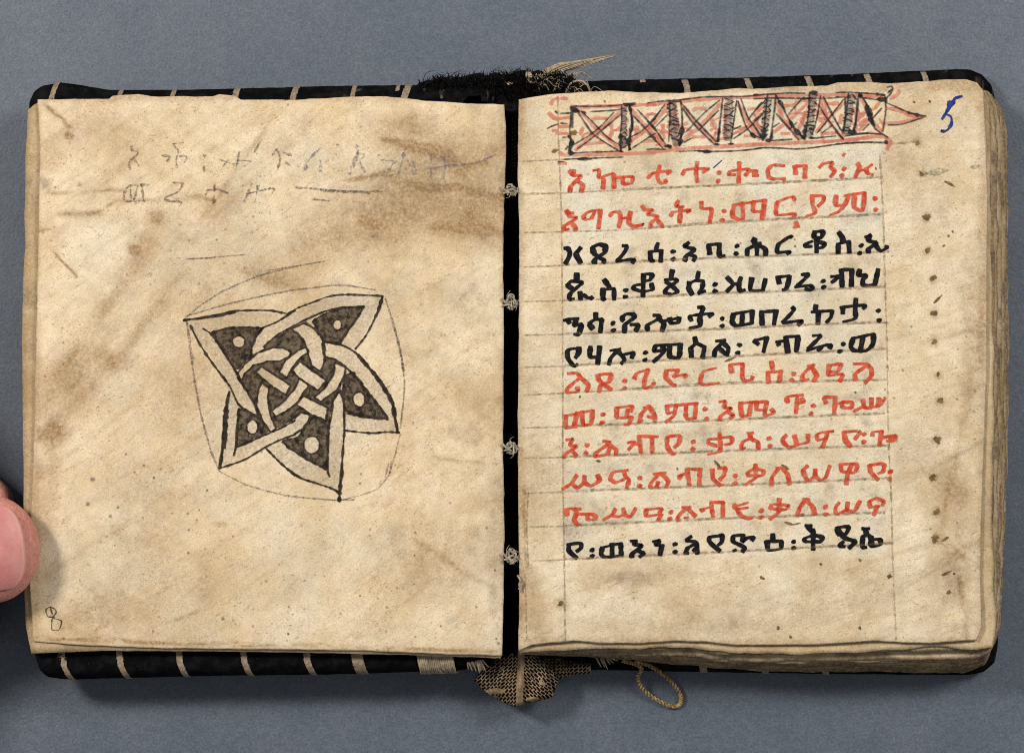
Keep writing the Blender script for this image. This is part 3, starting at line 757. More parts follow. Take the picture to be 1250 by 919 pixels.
# fringe of black threads at the head of the spine
def fringe():
    r = random.Random(11); lst = []
    for k in range(1500):
        bx = r.uniform(510, 700)
        top = np.interp(bx, [500, 520, 540, 556, 600, 640, 690, 705], [104, 96, 91, 91, 87, 84, 86, 97])
        by = r.uniform(top + 5, 122)
        L = r.choice([r.uniform(3, 8), r.uniform(5, 13)]); a = r.gauss(-1.57, 0.5)
        z0 = r.uniform(66, 94)
        mid = (bx + L * .5 * math.cos(a), by + L * .5 * math.sin(a), z0 + r.uniform(-3, 4))
        q = a + r.gauss(0, .22)
        tip = (bx + L * math.cos(q), max(by + L * math.sin(q), top - r.uniform(0, 4)), z0 + r.uniform(-8, 3))
        lst.append((smooth3([(bx, by, z0 - 2), mid, tip], 7), np.linspace(0.75, 0.25, 7), 3))
    for k in range(26):       # longer wisps
        bx = r.choice([r.uniform(515, 560), r.uniform(598, 625), r.uniform(590, 640)]); by = 100 + r.uniform(-6, 4)
        a = -1.0 + r.gauss(0, 0.5); L = r.uniform(12, 24)
        lst.append((smooth3([(bx, by, 60), (bx + L * .5 * math.cos(a), by + L * .5 * math.sin(a), 66), (bx + L * math.cos(a + .5), by + L * .8 * math.sin(a + .3), 60)], 10), np.linspace(0.5, 0.2, 10), 3))
    o = strands('fringe', lst, M_FRINGE, book, 'ragged fringe of black threads at the head of the spine')
    # wad of cloth behind the fringe
    xs = np.arange(504, 716, 1.5); vs = np.linspace(0, 1, 22)
    X, Vv = np.meshgrid(xs, vs)
    hi = np.interp(X, [500, 520, 540, 556, 600, 640, 690, 716], [107, 99, 94, 94, 90, 87, 89, 107]) + 2.5 * (vn(X, X * 0, 9, 4) - 0.5) * 2
    Y = hi * (1 - Vv) + 136 * Vv
    Z = 40 + 34 * np.sin(np.clip(Vv * 2.2, 0, 1.57)) * sm(720, 690, X) + 7 * (fbm(X, Y, 14, 6) - 0.5) * 2
    V = PA(X, Y, Z).reshape(-1, 3); ny, nx = X.shape
    idx = np.arange(nx * ny).reshape(ny, nx)
    F = np.stack([idx[:-1, :-1], idx[1:, :-1], idx[1:, 1:], idx[:-1, 1:]], -1).reshape(-1, 4).tolist()
    ring = np.concatenate([idx[0, :-1], idx[:-1, -1], idx[-1, :0:-1], idx[:0:-1, 0]])
    low = V[ring].copy(); low[:, 2] = 22 * S
    b0 = len(V); n = len(ring)
    for i in range(n): F.append((int(ring[i]), int(ring[(i + 1) % n]), b0 + (i + 1) % n, b0 + i))
    F.append(tuple(b0 + i for i in range(n)))
    link('cloth_wad', mesh('cloth_wad', np.concatenate([V, low]), F), M_FRINGE, o)
fringe()

# pale tuft of threads pointing right, with tan stray threads
def tuft():
    r = random.Random(21); lst = []
    axis = [(660, 94, 72), (682, 84, 76), (705, 79, 74), (730, 73, 70), (752, 68, 66)]
    c = smooth3(axis, 40)
    for k in range(46):
        s0 = r.randint(0, 8); e0 = 40 - abs(int(r.gauss(0, 7)))
        ph = r.uniform(0, 6.28); am = r.uniform(0.15, 1.0)
        seg = c[s0:e0].copy()
        t = np.linspace(s0 / 40, e0 / 40, len(seg))
        wd = np.interp(t, [0, 0.3, 0.6, 1], [5.5, 5.8, 4.2, 1.2]) * am
        an = ph + t * 2.4
        seg[:, 0] += wd * 0.25 * np.cos(an); seg[:, 1] += wd * np.cos(an); seg[:, 2] += wd * np.sin(an)
        lst.append((seg, np.linspace(0.95, 0.45, len(seg)), 4))
    for k in range(40):       # stray tan threads over the black wad
        x = r.uniform(640, 722); y = r.uniform(92, 117)
        a = r.gauss(-0.55, 0.35); L = r.uniform(9, 22)
        z = 78 + r.uniform(-4, 6)
        lst.append((smooth3([(x, y, z), (x + L * .5 * math.cos(a), y + L * .5 * math.sin(a) - 2, z + 3), (x + L * math.cos(a + .7), y + L * math.sin(a + .7), z - 2)], 10), [r.uniform(0.4, 0.8)] * 10, 3))
    lst.append((smooth3([(690, 114, 80), (697, 102, 84), (708, 99, 84), (716, 103, 82), (720, 110, 80)], 30), [1.4] * 30, 5))
    lst.append((smooth3([(642, 90, 80), (644, 97, 84), (650, 101, 84), (656, 97, 82), (654, 90, 80)], 30), [1.3] * 30, 5))
    for k in range(8):
        lst.append((smooth3([(642 + k * .8, 88, 78), (643.5 + k * .8, 94, 82), (643 + k * .9, 101, 80)], 10), [0.8] * 10, 4))
    for k in range(5):
        lst.append((smooth3([(617 + k, 101 + r.uniform(-1, 1), 82), (621 + k, 103 + r.uniform(-1, 1), 85), (624 + k, 101, 82)], 8), [0.7] * 8, 4))
    strands('thread_tuft', lst, M_TAN, book, 'tapering tuft of tan threads sticking out at the head of the spine')
tuft()

# tan thread wrapped round the lower edge of the left board, and a torn end beside the spine flap
def wraps():
    r = random.Random(31)
    def wrap(x0, x1, n, lean, label):
        lst = []
        for k in range(n):
            x = x0 + (x1 - x0) * k / max(1, n - 1)
            yb = np.interp(x, [400, 560, 604], [823, 818.5, 812])
            pts = []
            for q in np.linspace(0, math.pi * 0.8, 9):
                pts.append((x + lean * q + r.uniform(-.5, .5), yb - 18 + 19.5 * math.sin(min(q, 1.57)) + (0 if q < 1.57 else -3 * (q - 1.57)), 72 + 26 * math.cos(q)))
            pts.insert(0, (x - lean, yb - 34, 97))
            lst.append((smooth3(pts, 26), [r.uniform(1.25, 1.75)] * 26, 5))
        for k in range(10):
            x = r.uniform(x0, x1 + 6); y = r.uniform(800, 818); a = r.uniform(-.3, 1.5); L = r.uniform(4, 9)
            lst.append((smooth3([(x, y, 92), (x + L * .6 * math.cos(a), y + L * .6 * math.sin(a), 92), (x + L * math.cos(a), y + L * math.sin(a), 84)], 8), [0.4] * 8, 3))
        strands('thread_wrap', lst, M_TAN, book, label)
    wrap(511, 552, 18, 3.0, 'wide band of tan thread wrapped round the lower board edge')
    lst = []
    for k in range(26):
        x = r.uniform(566, 588); L = r.uniform(12, 26); a = r.uniform(0.75, 1.5)
        lst.append((smooth3([(x, 797, 90), (x + L * .5 * math.cos(a), 797 + L * .55 * math.sin(a), 92), (x + L * .9 * math.cos(a), 797 + L * math.sin(a), 84)], 12), np.linspace(1.8, 0.8, 12), 4))
    strands('torn_thread', lst, M_TAN, book, 'torn tan cloth end left of the spine flap')
    lst = []
    for k in range(9):
        x = r.uniform(722, 745); L = r.uniform(8, 16); a = r.uniform(0.2, 1.3)
        lst.append((smooth3([(x, 802, 50), (x + L * .5 * math.cos(a), 803 + L * .5 * math.sin(a), 52), (x + L * math.cos(a), 803 + L * math.sin(a), 46)], 10), np.linspace(1.5, 0.6, 10), 4))
    strands('torn_thread', lst, M_TAN, book, 'torn tan cloth end right of the spine flap')
wraps()

# ---------------------------------------------------------------- ink on the pages
class Ink:
    def __init__(s, zf, base=0.25):
        s.V, s.F, s.k, s.zf, s.base = [], [], 0, zf, base
    def _z(s, x, y):
        return s.zf(x, y) + s.base + 0.22 + 0.03 * (s.k % 13)
    def stroke(s, pts, wmin, wmax=None, nib=-0.26, smooth=True, jit=0.10, taper=0.0):
        wmax = wmin if wmax is None else wmax
        p = np.array(pts, float)
        L = np.hypot(*np.diff(p, axis=0).T).sum()
        n = max(4, int(L / 1.1))
        if smooth and len(p) > 2:
            p3 = np.concatenate([p, np.zeros((len(p), 1))], 1)
            c = smooth3(p3, n)[:, :2]
            c = 0.5 * c + 0.5 * poly(p, n) if len(c) == n else c
        else: c = poly(p, n)
        d = np.gradient(c, axis=0); ln = np.hypot(d[:, 0], d[:, 1]); ln[ln == 0] = 1; d /= ln[:, None]
        an = np.arctan2(d[:, 1], d[:, 0])
        wd = wmin + (wmax - wmin) * np.abs(np.sin(an - nib))
        for _ in range(3): wd = np.convolve(np.pad(wd, 1, 'edge'), [.25, .5, .25], 'valid')
        sd = s.k * 7 + 1
        wd = wd * (1 + jit * 2 * (vn(np.arange(n), np.full(n, sd), 3.0, sd) - 0.5) * 2)
        if taper:
            q = np.linspace(0, 1, n); wd = wd * (1 - taper * np.clip(1 - np.minimum(q, 1 - q) * 5, 0, 1))
        nr = np.stack([-d[:, 1], d[:, 0]], -1)
        a = c + nr * wd[:, None] / 2 * (1 + jit * (vn(np.arange(n), np.full(n, 5.), 2.0, sd + 1)[:, None] - .5)); b = c - nr * wd[:, None] / 2
        h0 = c[0] - d[0] * wd[0] * 0.24; h1 = c[-1] + d[-1] * wd[-1] * 0.24
        q = np.concatenate([a, b, [h0 + nr[0] * wd[0] * .40], [h0 - nr[0] * wd[0] * .40], [h1 + nr[-1] * wd[-1] * .40], [h1 - nr[-1] * wd[-1] * .40]])
        z = s._z(q[:, 0], q[:, 1])
        o = len(s.V); s.V.extend(PA(q[:, 0], q[:, 1], z).tolist())
        for i in range(n - 1): s.F.append((o + i, o + i + 1, o + n + i + 1, o + n + i))
        s.F.append((o, o + n, o + 2 * n + 1, o + 2 * n)); s.F.append((o + n - 1, o + 2 * n + 2, o + 2 * n + 3, o + 2 * n - 1))
        s.k += 1
    def dot(s, x, y, r, ry=None, rag=0.25, rot=0.0):
        ry = ry or r
        rr = random.Random(int(x * 13 + y * 7)); n = 12
        o = len(s.V)
        ps = []
        for i in range(n):
            a = 2 * math.pi * i / n; f = 1 + rr.uniform(-rag, rag)
            dx, dy = r * f * math.cos(a), ry * f * math.sin(a)
            ps.append((x + dx * math.cos(rot) - dy * math.sin(rot), y + dx * math.sin(rot) + dy * math.cos(rot)))
        ps = np.array(ps)
        s.V.extend(PA(ps[:, 0], ps[:, 1], s._z(ps[:, 0], ps[:, 1])).tolist())
        s.F.append(tuple(o + i for i in range(n))); s.k += 1
    def fill(s, inside, x0, y0, x1, y1, st=0.7):
        xs = np.arange(x0, x1, st); ys = np.arange(y0, y1, st)
        X, Y = np.meshgrid(xs + st / 2, ys + st / 2)
        m = inside(X, Y)
        idx = -np.ones((len(ys) + 1, len(xs) + 1), int)
        for j, i in zip(*np.nonzero(m)):
            f = []
            for dj, di in ((0, 0), (1, 0), (1, 1), (0, 1)):
                if idx[j + dj, i + di] < 0:
                    idx[j + dj, i + di] = len(s.V)
                    qx, qy = x0 + (i + di) * st, y0 + (j + dj) * st
                    s.V.append(P(qx, qy, float(s.zf(qx, qy)) + s.base + 0.22))
                f.append(int(idx[j + dj, i + di]))
            s.F.append(tuple(f))
    def done(s, name, mat, parent, label=None):
        me = mesh(name, s.V, s.F)
        bm = bmesh.new(); bm.from_mesh(me)
        for f in bm.faces:
            if f.normal.z < 0: f.normal_flip()
        bm.to_mesh(me); bm.free()
        o = link(name, me, mat, parent)
        if label: o['label'] = label
        return o

VW = {'e': (290, 380, 5.743), 'A': (680, 190, 6.25), 'B': (880, 180, 6.25), 'C': (680, 280, 6.25), 'D': (900, 280, 6.25), 'E': (680, 360, 6.25), 'F': (880, 360, 6.25),
      'G': (680, 440, 6.25), 'H': (880, 430, 5.682), 'I': (680, 520, 6.25), 'J': (880, 520, 5.682), 'K': (680, 600, 6.25), 'L': (880, 600, 5.682),
      'M': (870, 280, 5.208), 'N': (870, 430, 5.208), 'Q': (660, 100, 8.93), 'R': (790, 90, 8.93), 'T': (920, 90, 8.93), 'U': (1020, 90, 7.81),
      'a': (220, 330, 6.564), 'b': (350, 330, 6.567), 'c': (220, 460, 5.743), 'd': (350, 460, 5.747), 'o': (210, 300, 2.783), 'p': (130, 160, 5.0), 'q': (360, 160, 4.808), 'r': (0, 560, 3.065)}
def parse(text, cb):
    """'V: x,y x,y; x,y x,y' - strokes by a master grid; a lone point is a dot"""
    for line in text.strip().splitlines():
        if not line.strip(): continue
        vw, rest = line.split(':', 1)
        ox, oy, k = VW[vw.strip()]
        for st in rest.split(';'):
            pts = [(float(a.split(',')[0]) / k + ox, float(a.split(',')[1]) / k + oy) for a in st.split()]
            if pts: cb(pts)

RED = """
A: 95,118 130,150 185,155 150,190 105,235 98,275; 150,190 195,225 185,275; 128,112 122,150; 275,115 320,110 318,165 355,170 350,250; 350,160 430,140 435,245; 450,170 495,165; 500,165 575,160 570,210 505,215 500,165
A: 690,170 740,130 870,115; 785,75 765,150 780,210 830,210 825,185; 840,140 870,118; 955,145 985,105 1160,100 1110,130; 1070,50 1060,130 1070,200; 1235,130; 1230,195
B: 110,210 60,205 75,180 200,165 215,180 185,215; 140,115 135,265; 235,180 275,185 245,215 285,215; 485,140 395,135 355,180 375,240 490,238; 475,252 490,240; 565,145 570,200; 555,145 655,140; 645,140 640,230
B: 750,155 780,125 850,115 835,150 870,180 835,225; 940,165; 925,215; 1045,125 1060,150 1025,225; 1060,175 1100,170 1155,130; 1110,160 1115,195 1160,210; 935,55 940,58
A: 72,420 100,465 150,475 100,510 50,540 55,565; 65,430 125,440; 105,510 150,560 125,568; 60,568 90,560; 265,478 220,490 195,470 240,425 340,415; 330,415 325,480 315,555; 265,475 290,425
A: 400,460 430,430 475,430 485,480 470,545; 485,480 545,470 560,430; 560,430 545,510 580,540 660,525 600,545; 650,385 670,415 735,415 690,445 770,465 710,520 720,545; 770,500 800,530 800,545
A: 925,345 910,385 965,390; 945,390 935,510; 865,460 890,430 1020,415 990,435; 1100,355 1105,405 1180,405 1165,510
B: 25,485; 10,555; 100,440 85,520 130,550 170,545; 95,440 350,400; 165,420 170,545; 250,410 245,485 320,490; 335,400 315,545; 560,400 550,370 430,420 425,515 570,505 555,530; 572,570 580,600; 555,610 598,604
B: 685,370 785,370 780,410 740,450; 695,375 700,440 720,500 650,525; 880,370 875,440 930,442; 975,370 950,430 900,490 830,515; 940,370 990,360 1100,345; 1020,360 1015,450 1060,485 1085,470 1095,345; 1175,390; 1180,475
G: 80,100 150,95 180,130 240,185 225,235; 165,140 80,210 75,245 160,235 155,205; 310,110 410,100 400,160 335,185 320,240; 310,110 320,150 360,185 415,220; 515,155; 515,210
G: 590,135 610,95 700,65; 695,70 670,140 665,215 740,185 735,170; 835,75 930,70; 835,75 830,125 880,185 905,190; 925,75 890,125; 900,120 985,105 970,130; 1215,55 1115,85 1090,165 1130,185 1235,170
H: 60,85 155,80; 65,90 75,135; 150,80 150,205 215,190 220,170; 350,65 360,120; 320,140 420,130; 325,135 330,210; 415,130 405,205; 505,148; 490,190; 600,95 650,85; 630,95 570,150 565,195 610,185; 635,110 665,160 640,200
H: 745,90 835,80 810,130 760,135; 750,90 745,160 845,150 825,200; 920,80 1000,80 1040,110 1045,160 1000,215; 1000,100 930,150 935,190
G: 70,420 270,380; 70,420 65,510 150,505; 155,395 130,500; 190,390 200,490 260,480 270,380; 350,410; 345,475; 455,360 580,345 560,385; 455,360 460,435 575,430; 540,370 530,430; 570,430 545,485 515,488
G: 660,360 710,345; 700,345 640,410 630,470; 705,350 755,440 740,460; 690,425 740,440; 835,345 1075,325; 840,345 845,400 900,390; 910,335 890,420 830,470; 985,340 985,440 1055,440; 1060,325 1050,440; 1130,370; 1140,445
N: 40,315 80,310 70,350 120,355 50,405 45,430; 90,375 130,400 110,420
H: 130,350 325,340; 135,350 145,440 185,440; 210,345 195,435; 250,345 245,395 300,400; 320,345 300,440 370,420 350,395; 450,340 465,305 570,295; 455,315 465,345; 530,310 520,420; 520,350 575,345 560,320; 640,370; 625,425
H: 710,310 800,310; 715,315 730,350; 795,310 785,425; 790,360 830,350; 840,345 910,345 905,385 840,380 840,345; 920,410 990,370 985,330; 985,380 1040,385 1045,320; 1040,380 1100,370 1140,315; 1095,320 1090,370
I: 70,105 120,100 95,145 150,155 60,215 55,240; 105,180 150,225 130,235; 230,145; 220,205; 350,115 405,125 300,200 295,230 380,215; 390,140 450,175 450,215; 385,215 400,170; 540,125 595,120 570,150 545,180; 580,140 630,130; 625,75 640,200; 625,75 770,80; 725,85 725,200
I: 835,80 940,70 930,130 895,160; 840,85 840,155 880,215 905,210; 1040,120; 1035,175; 1240,95 1160,100 1155,130 1220,150; 1240,50 1245,190 1150,215
J: 10,80 60,75 80,90 70,120 25,128; 185,50 225,45; 205,50 200,85 150,110 140,155 170,150; 200,85 255,110 260,155; 335,85; 340,140; 455,60 425,100 470,145 525,130 510,65; 525,130 600,110 605,60; 780,35 670,50 670,95 735,85; 740,50 705,145
J: 850,40 965,35 930,90; 855,40 865,100 900,140; 995,55; 990,110; 1050,65 1055,40 1125,35; 1115,35 1100,135; 1105,80 1150,75; 1150,72 1215,62; 1215,65 1205,100 1150,102; 1180,70 1178,100
I: 40,480 110,435 150,375; 110,435 155,470 205,430 210,380; 205,430 260,455 325,415 310,375; 540,335 430,350 405,400 450,430 540,390; 510,345 520,380 550,410 530,470; 630,395; 630,455; 735,365 830,355; 790,355 715,430 710,470 760,460 770,425; 800,365 850,420 830,465
I: 920,380 980,360; 930,400 950,375; 990,330 1010,450; 985,325 1105,330; 1090,330 1085,450; 1185,330 1190,400 1240,450
J: -20,292 30,290 20,340 -8,370; 20,405 0,408; 100,345; 100,395; 240,265 240,355 170,405; 175,330 230,295 300,310 280,345 180,340; 385,290 430,290; 400,295 355,350 350,405; 430,295 465,340 475,400
J: 600,275 570,310 600,375 650,350 655,300; 650,340 690,375 730,350 755,275; 830,265 945,260 930,320 840,315 830,265; 910,265 880,330 870,400; 1030,270 1130,260 1130,310 1090,330; 1030,270 1040,320 1090,370; 1175,315; 1170,365
K: 75,175 75,130 180,130; 130,130 150,160 130,215 160,255; 140,170 300,170 300,205 235,215 230,175; 350,215 420,175 445,130; 420,180 470,190 510,170 505,125; 510,175 560,190 600,125; 680,135 805,125 780,160; 680,135 680,185 790,170; 800,170 770,220
K: 870,155; 860,205; 955,120 1020,115; 990,120 920,190 925,220; 1000,130 1055,185; 970,200 1000,195; 1090,135 1160,120; 1100,150 1120,135; 1175,85 1190,190; 1170,80 1270,80; 1265,80 1265,190
L: 95,85 100,118 190,110; 85,105 190,75; 110,120 140,165 190,185 220,180; 280,130; 278,178; 405,50 400,140 340,190; 345,115 355,85 470,95 440,125 345,115; 570,50 615,55; 590,55 550,105 530,160 575,160; 595,60 640,110 650,160; 725,105; 725,155
L: 820,75 795,110 800,155 870,125 880,75; 870,125 920,140 965,65; 1035,110 1030,70 1075,45 1130,65 1120,95; 1035,105 1100,100; 1085,100 1060,160
"""
BLACK = """
C: 55,145 85,145 100,190 65,260; 180,140 145,190 180,255; 285,190 270,140 320,115 370,130 360,180 310,210 275,250; 310,210 360,235 355,255; 285,190 320,210; 270,252 300,252; 500,125 535,125 515,175 460,240; 450,245 590,225 575,255
C: 770,105 755,150; 710,170 800,160; 710,170 715,240 740,240; 795,160 790,245; 885,170; 885,228; 1005,100 975,130 1045,155 985,205 975,240; 1010,190 1055,210 1040,240; 1150,120 1240,110; 1155,120 1165,185; 1238,110 1238,205 1280,200; 1374,126; 1367,186
D: 115,95 135,70 130,110 180,105; 75,195 80,150 150,120 215,150 215,195; 150,110 150,195; 415,60 405,50 315,115 305,175 405,170 380,190; 580,20 655,15 640,65 585,60 590,20; 605,62 605,175; 575,90 515,115 520,130 570,130; 620,95 665,110 655,135 620,145
D: 775,25 800,60 810,100; 770,110 855,90; 770,110 770,180; 850,95 855,175; 945,125; 935,180; 975,60 1015,45 1000,85 1060,105 1000,150 1000,175; 1050,110 1090,165 1150,140 1130,130
C: 150,340 150,385; 75,430 110,395 195,405 145,450 90,500 95,535 130,530; 75,430 135,460; 175,480 180,535; 175,525 205,500 235,525 270,515 255,532; 360,385 400,440; 350,460 440,450; 350,455 350,535 372,530; 435,455 435,535; 525,465; 520,515
C: 645,345 725,340 710,385 660,395; 660,345 655,510; 650,420 600,425 580,450 630,470; 720,415 725,460 660,475; 880,315 870,365; 820,385 925,380 900,410 850,440 820,480 870,495 920,475 880,435 830,400
C: 1080,325 1070,375; 1010,410 1060,390 1120,395; 1010,405 1005,450 1030,495; 1115,400 1105,450 1080,490 1130,470; 1205,420; 1205,470
M: 92,305 130,350 90,395; 180,305 165,340 130,350; 165,345 172,390 205,385
D: 110,375 100,465 200,465; 215,380 195,465; 295,365 400,355; 310,370 320,410; 400,355 375,455 345,462; 490,345 545,345 460,430; 440,440 580,425 565,462 520,455; 655,395; 660,440; 715,360 790,355; 720,405 780,360; 795,310 800,435; 795,308 885,305; 875,305 870,430
D: 935,310 925,350 985,350 955,385 960,430 1060,420; 1075,305 1050,420
E: 50,195 90,185 165,180; 85,195 95,215; 150,185 130,235 185,225 165,300 130,300; 295,140 295,185; 240,220 285,190 345,185; 245,225 270,255; 340,190 330,285; 425,215; 430,270; 505,195 495,185 500,150 560,140 610,155 520,225 515,285; 560,225 620,230 600,275
E: 735,155 785,155; 690,270 690,230 760,190 790,160; 770,175 815,220 800,275; 800,200 860,190 930,175; 860,180 870,215 925,210 930,175; 1075,95 1115,95 1090,170 1090,235 1010,255; 1025,195 1010,160 1190,140 1160,165
F: 10,180; 10,235; 95,145 240,120; 95,145 85,210 120,235 240,215; 165,130 160,225; 240,120 235,215; 310,125 315,225; 305,130 430,120; 420,120 405,225; 545,95 560,115 470,210; 470,215 620,195 590,230
F: 725,80 720,110; 690,130 850,120; 745,120 740,220; 850,120 840,170 805,210; 1030,30 1025,100 1025,180 930,205; 910,95 1110,75 1085,105; 930,100 930,140; 1200,120; 1205,195
E: 165,405 165,440 140,480; 165,408 85,415 75,480 110,520 130,545 155,530; 255,395 250,470 300,475; 325,395 320,440 310,525; 405,425 485,410; 465,420 410,480 395,530; 470,435 515,490 490,525; 505,455 580,440 570,480; 675,440; 670,495
E: 750,390 740,425 790,425; 750,385 940,375; 800,390 820,430 735,510; 860,385 860,470 930,475 940,375; 1050,325 1060,365; 1025,400 1065,370 1130,400; 1020,405 1025,470; 1125,400 1110,480
M: 20,710 80,705; 60,720 15,770 10,805; 65,720 100,755 90,800; 40,755 80,790
F: 140,380; 130,440; 250,350 360,320; 255,350 285,375; 350,325 325,435; 420,360 480,350; 430,385 450,370; 495,320 510,435; 495,318 600,315; 590,315 575,430; 700,310 765,310 665,410; 655,425 780,385 840,380 830,405; 740,425 770,395; 935,375; 910,430
F: 1010,330 1170,295; 1010,330 990,395 1020,425 1110,425 1160,375 1165,300; 1085,315 1065,420
K: 95,400 180,390 185,425 150,455; 90,400 90,450 150,505; 268,445; 268,490; 345,425 490,390; 345,425 335,480 365,500 500,485; 420,400 420,490; 485,395 490,480; 560,375 610,375; 595,380 585,400 650,410 570,475 570,495; 620,450 660,470 630,495
K: 730,380 780,370 750,405 815,410; 800,410 785,480; 780,375 770,400; 900,400; 900,460; 1025,340 985,370 1060,385 1070,470; 1060,390 990,435 985,470; 1040,440 1075,465; 1250,335 1165,345 1165,385 1240,450
L: -12,300 10,305 5,350 -20,370; 160,300 90,305 85,345 165,385 150,415; 155,300 150,345 180,320 230,315 215,335; 85,410 105,402; 360,295 360,330; 315,345 425,340; 320,345 330,405 415,395 420,345; 505,348; 505,390
L: 585,235 630,235; 600,245 635,275; 640,260 640,400; 640,300 575,325 590,345 645,345; 645,300 705,315 690,345 645,345; 820,300 805,250 885,240 870,290 825,300; 815,265 860,320 930,345 890,390; 850,345 820,375 860,380
L: 980,255 1030,255; 1000,260 1010,290; 985,310 980,385 1010,385; 985,305 1030,305 1050,360; 1045,310 1040,375 1105,370 1105,330 1060,330
"""
def line_of(pts):
    x = sum(p[0] for p in pts) / len(pts); y = sum(p[1] for p in pts) / len(pts)
    f = (x - 690) / 390
    return min(range(12), key=lambda i: abs(RULES[i][0] + (RULES[i][1] - RULES[i][0]) * f - 12.5 - y))
LINES = {}
def script(text, mat, col, wmin, wmax):
    jr = random.Random(5)
    def cb(pts):
        k = LINES.setdefault((line_of(pts), col), Ink(zR))
        if len(pts) == 1:
            k.dot(pts[0][0], pts[0][1], 3.5, 2.8, 0.18, jr.uniform(-0.6, -0.1)); return
        k.stroke(pts, wmin * jr.uniform(.9, 1.1), wmax * jr.uniform(.92, 1.08))
    parse(text, cb)
    for (i, c), k in sorted(LINES.items()):
        if c == col: k.done('script_line', mat, page_r, 'line of %s handwritten script' % col)
script(RED, M_RED, 'red', 2.9, 5.9)
script(BLACK, M_BLACK, 'black', 3.2, 6.5)

# ruled furrows, prick holes and stray marks of the right page
def rules():
    k = Ink(zR, 0.10)
    H = [[(638, 197), (686, 195), (700, 194)], [(636, 237), (686, 236), (760, 232), (880, 227), (1078, 217)], [(640, 284), (686, 283), (770, 281), (880, 272), (1078, 262)],
         [(640, 326), (690, 324), (880, 315), (1000, 311), (1085, 308)], [(640, 368), (685, 367), (770, 364), (880, 358), (940, 357), (1080, 350)], [(638, 409), (690, 408), (880, 402), (1000, 396), (1084, 394)],
         [(640, 448), (690, 447), (880, 436), (1084, 426)], [(640, 482), (686, 480), (760, 476), (880, 468), (1082, 464)], [(638, 522), (690, 521), (880, 513), (1080, 505)],
         [(640, 559), (690, 558), (880, 551), (1086, 544)], [(640, 602), (690, 600), (880, 593), (1086, 584)], [(644, 643), (690, 642), (880, 633), (1080, 626)], [(650, 684), (690, 683), (880, 674), (1090, 663)], [(1083, 177), (1120, 174)]]
    for h in H:
        k.stroke(h, 2.1, jit=0.25)
        k.stroke([(x, y - 1.4) for x, y in h if x > 688] or [(0 + h[0][0], h[0][1]), h[-1]], 1.5, jit=0.5)
    for v in [[(681, 118), (682, 180), (685, 240), (686, 330), (687, 430), (687, 560), (689, 700), (690, 782)], [(1074, 190), (1078, 260), (1080, 330), (1083, 430), (1084, 520), (1088, 610), (1090, 690), (1094, 782)]]:
        k.stroke(v, 1.9, jit=0.4)
    for pts in [[(645, 600), (643, 640), (645, 690)], [(641, 700), (643, 780)]]: k.stroke(pts, 1.6, jit=0.5)
    k.done('ruling', M_RULE, page_r, 'brown scored ruling lines')
    k = Ink(zR, 0.35)
    for x, y, r in [(1120, 174, 3.2), (1125, 212, 3.0), (1131, 266, 4.6), (1132, 306, 3.6), (1139, 340, 4.2), (1140, 383, 3.8), (1140, 418, 3.6), (1145, 457, 3.0), (1147, 489, 3.8), (1144, 537, 4.2),
                    (1138, 583, 4.2), (1143, 625, 4.0), (1141, 658, 4.4), (1158, 722, 3.2), (684, 737, 4.0), (1116, 125, 2.0), (1135, 124, 2.1), (1086, 703, 3.0), (930, 705, 3.0), (1158, 288, 1.6), (1152, 300, 1.8), (1163, 283, 1.6),
                    (1154, 222, 1.5), (965, 777, 2.0), (950, 766, 2.2), (1050, 766, 2.4), (1002, 688, 2.0), (708, 484, 1.7), (827, 572, 1.6), (1069, 206, 1.6), (1044, 479, 1.5), (1165, 700, 2.0), (1050, 684, 2.0)]:
        k = Ink(zR, 0.35)
        k.dot(x, y, r, r * 0.72, 0.45, 0.4 + x)
        if r > 3.4: k.dot(x + r * 0.5, y - r * 0.5, r * 0.6, r * .5, 0.4)
        k.done('prick_hole' if r > 2.9 else 'ink_fleck', M_HOLE, page_r)
    for a in [[(954, 567), (963, 573)], [(872, 562), (880, 571)], [(958, 637), (968, 640), (977, 638)], [(885, 441), (898, 436)], [(728, 562), (733, 563)], [(1150, 660), (1158, 655)], [(1150, 702), (1162, 696)], [(1140, 370), (1150, 360)], [(1155, 222), (1166, 228)]]:
        k = Ink(zR, 0.35)
        k.stroke(a, 2.2, jit=0.3, taper=0.5)
        k.done('ink_fleck', M_HOLE, page_r)
    for x, y, r in [(701, 162, 4.4), (677, 184, 4.2), (738, 124, 1.8)]:
        k = Ink(zR, 0.4); k.dot(x, y, r * .85, r * .75, 0.35); k.done('amber_spot', M_AMBER, page_r)
    k = Ink(zR, 0.15)
    for x, y, r, q in [(1139, 211, 9, 4), (1150, 208, 10, 3.4), (1190, 204, 8, 3), (1128, 213, 6, 3)]: k.dot(x, y, r, q, 0.3)
    k.done('green_stain', M_GREEN, page_r)
rules()

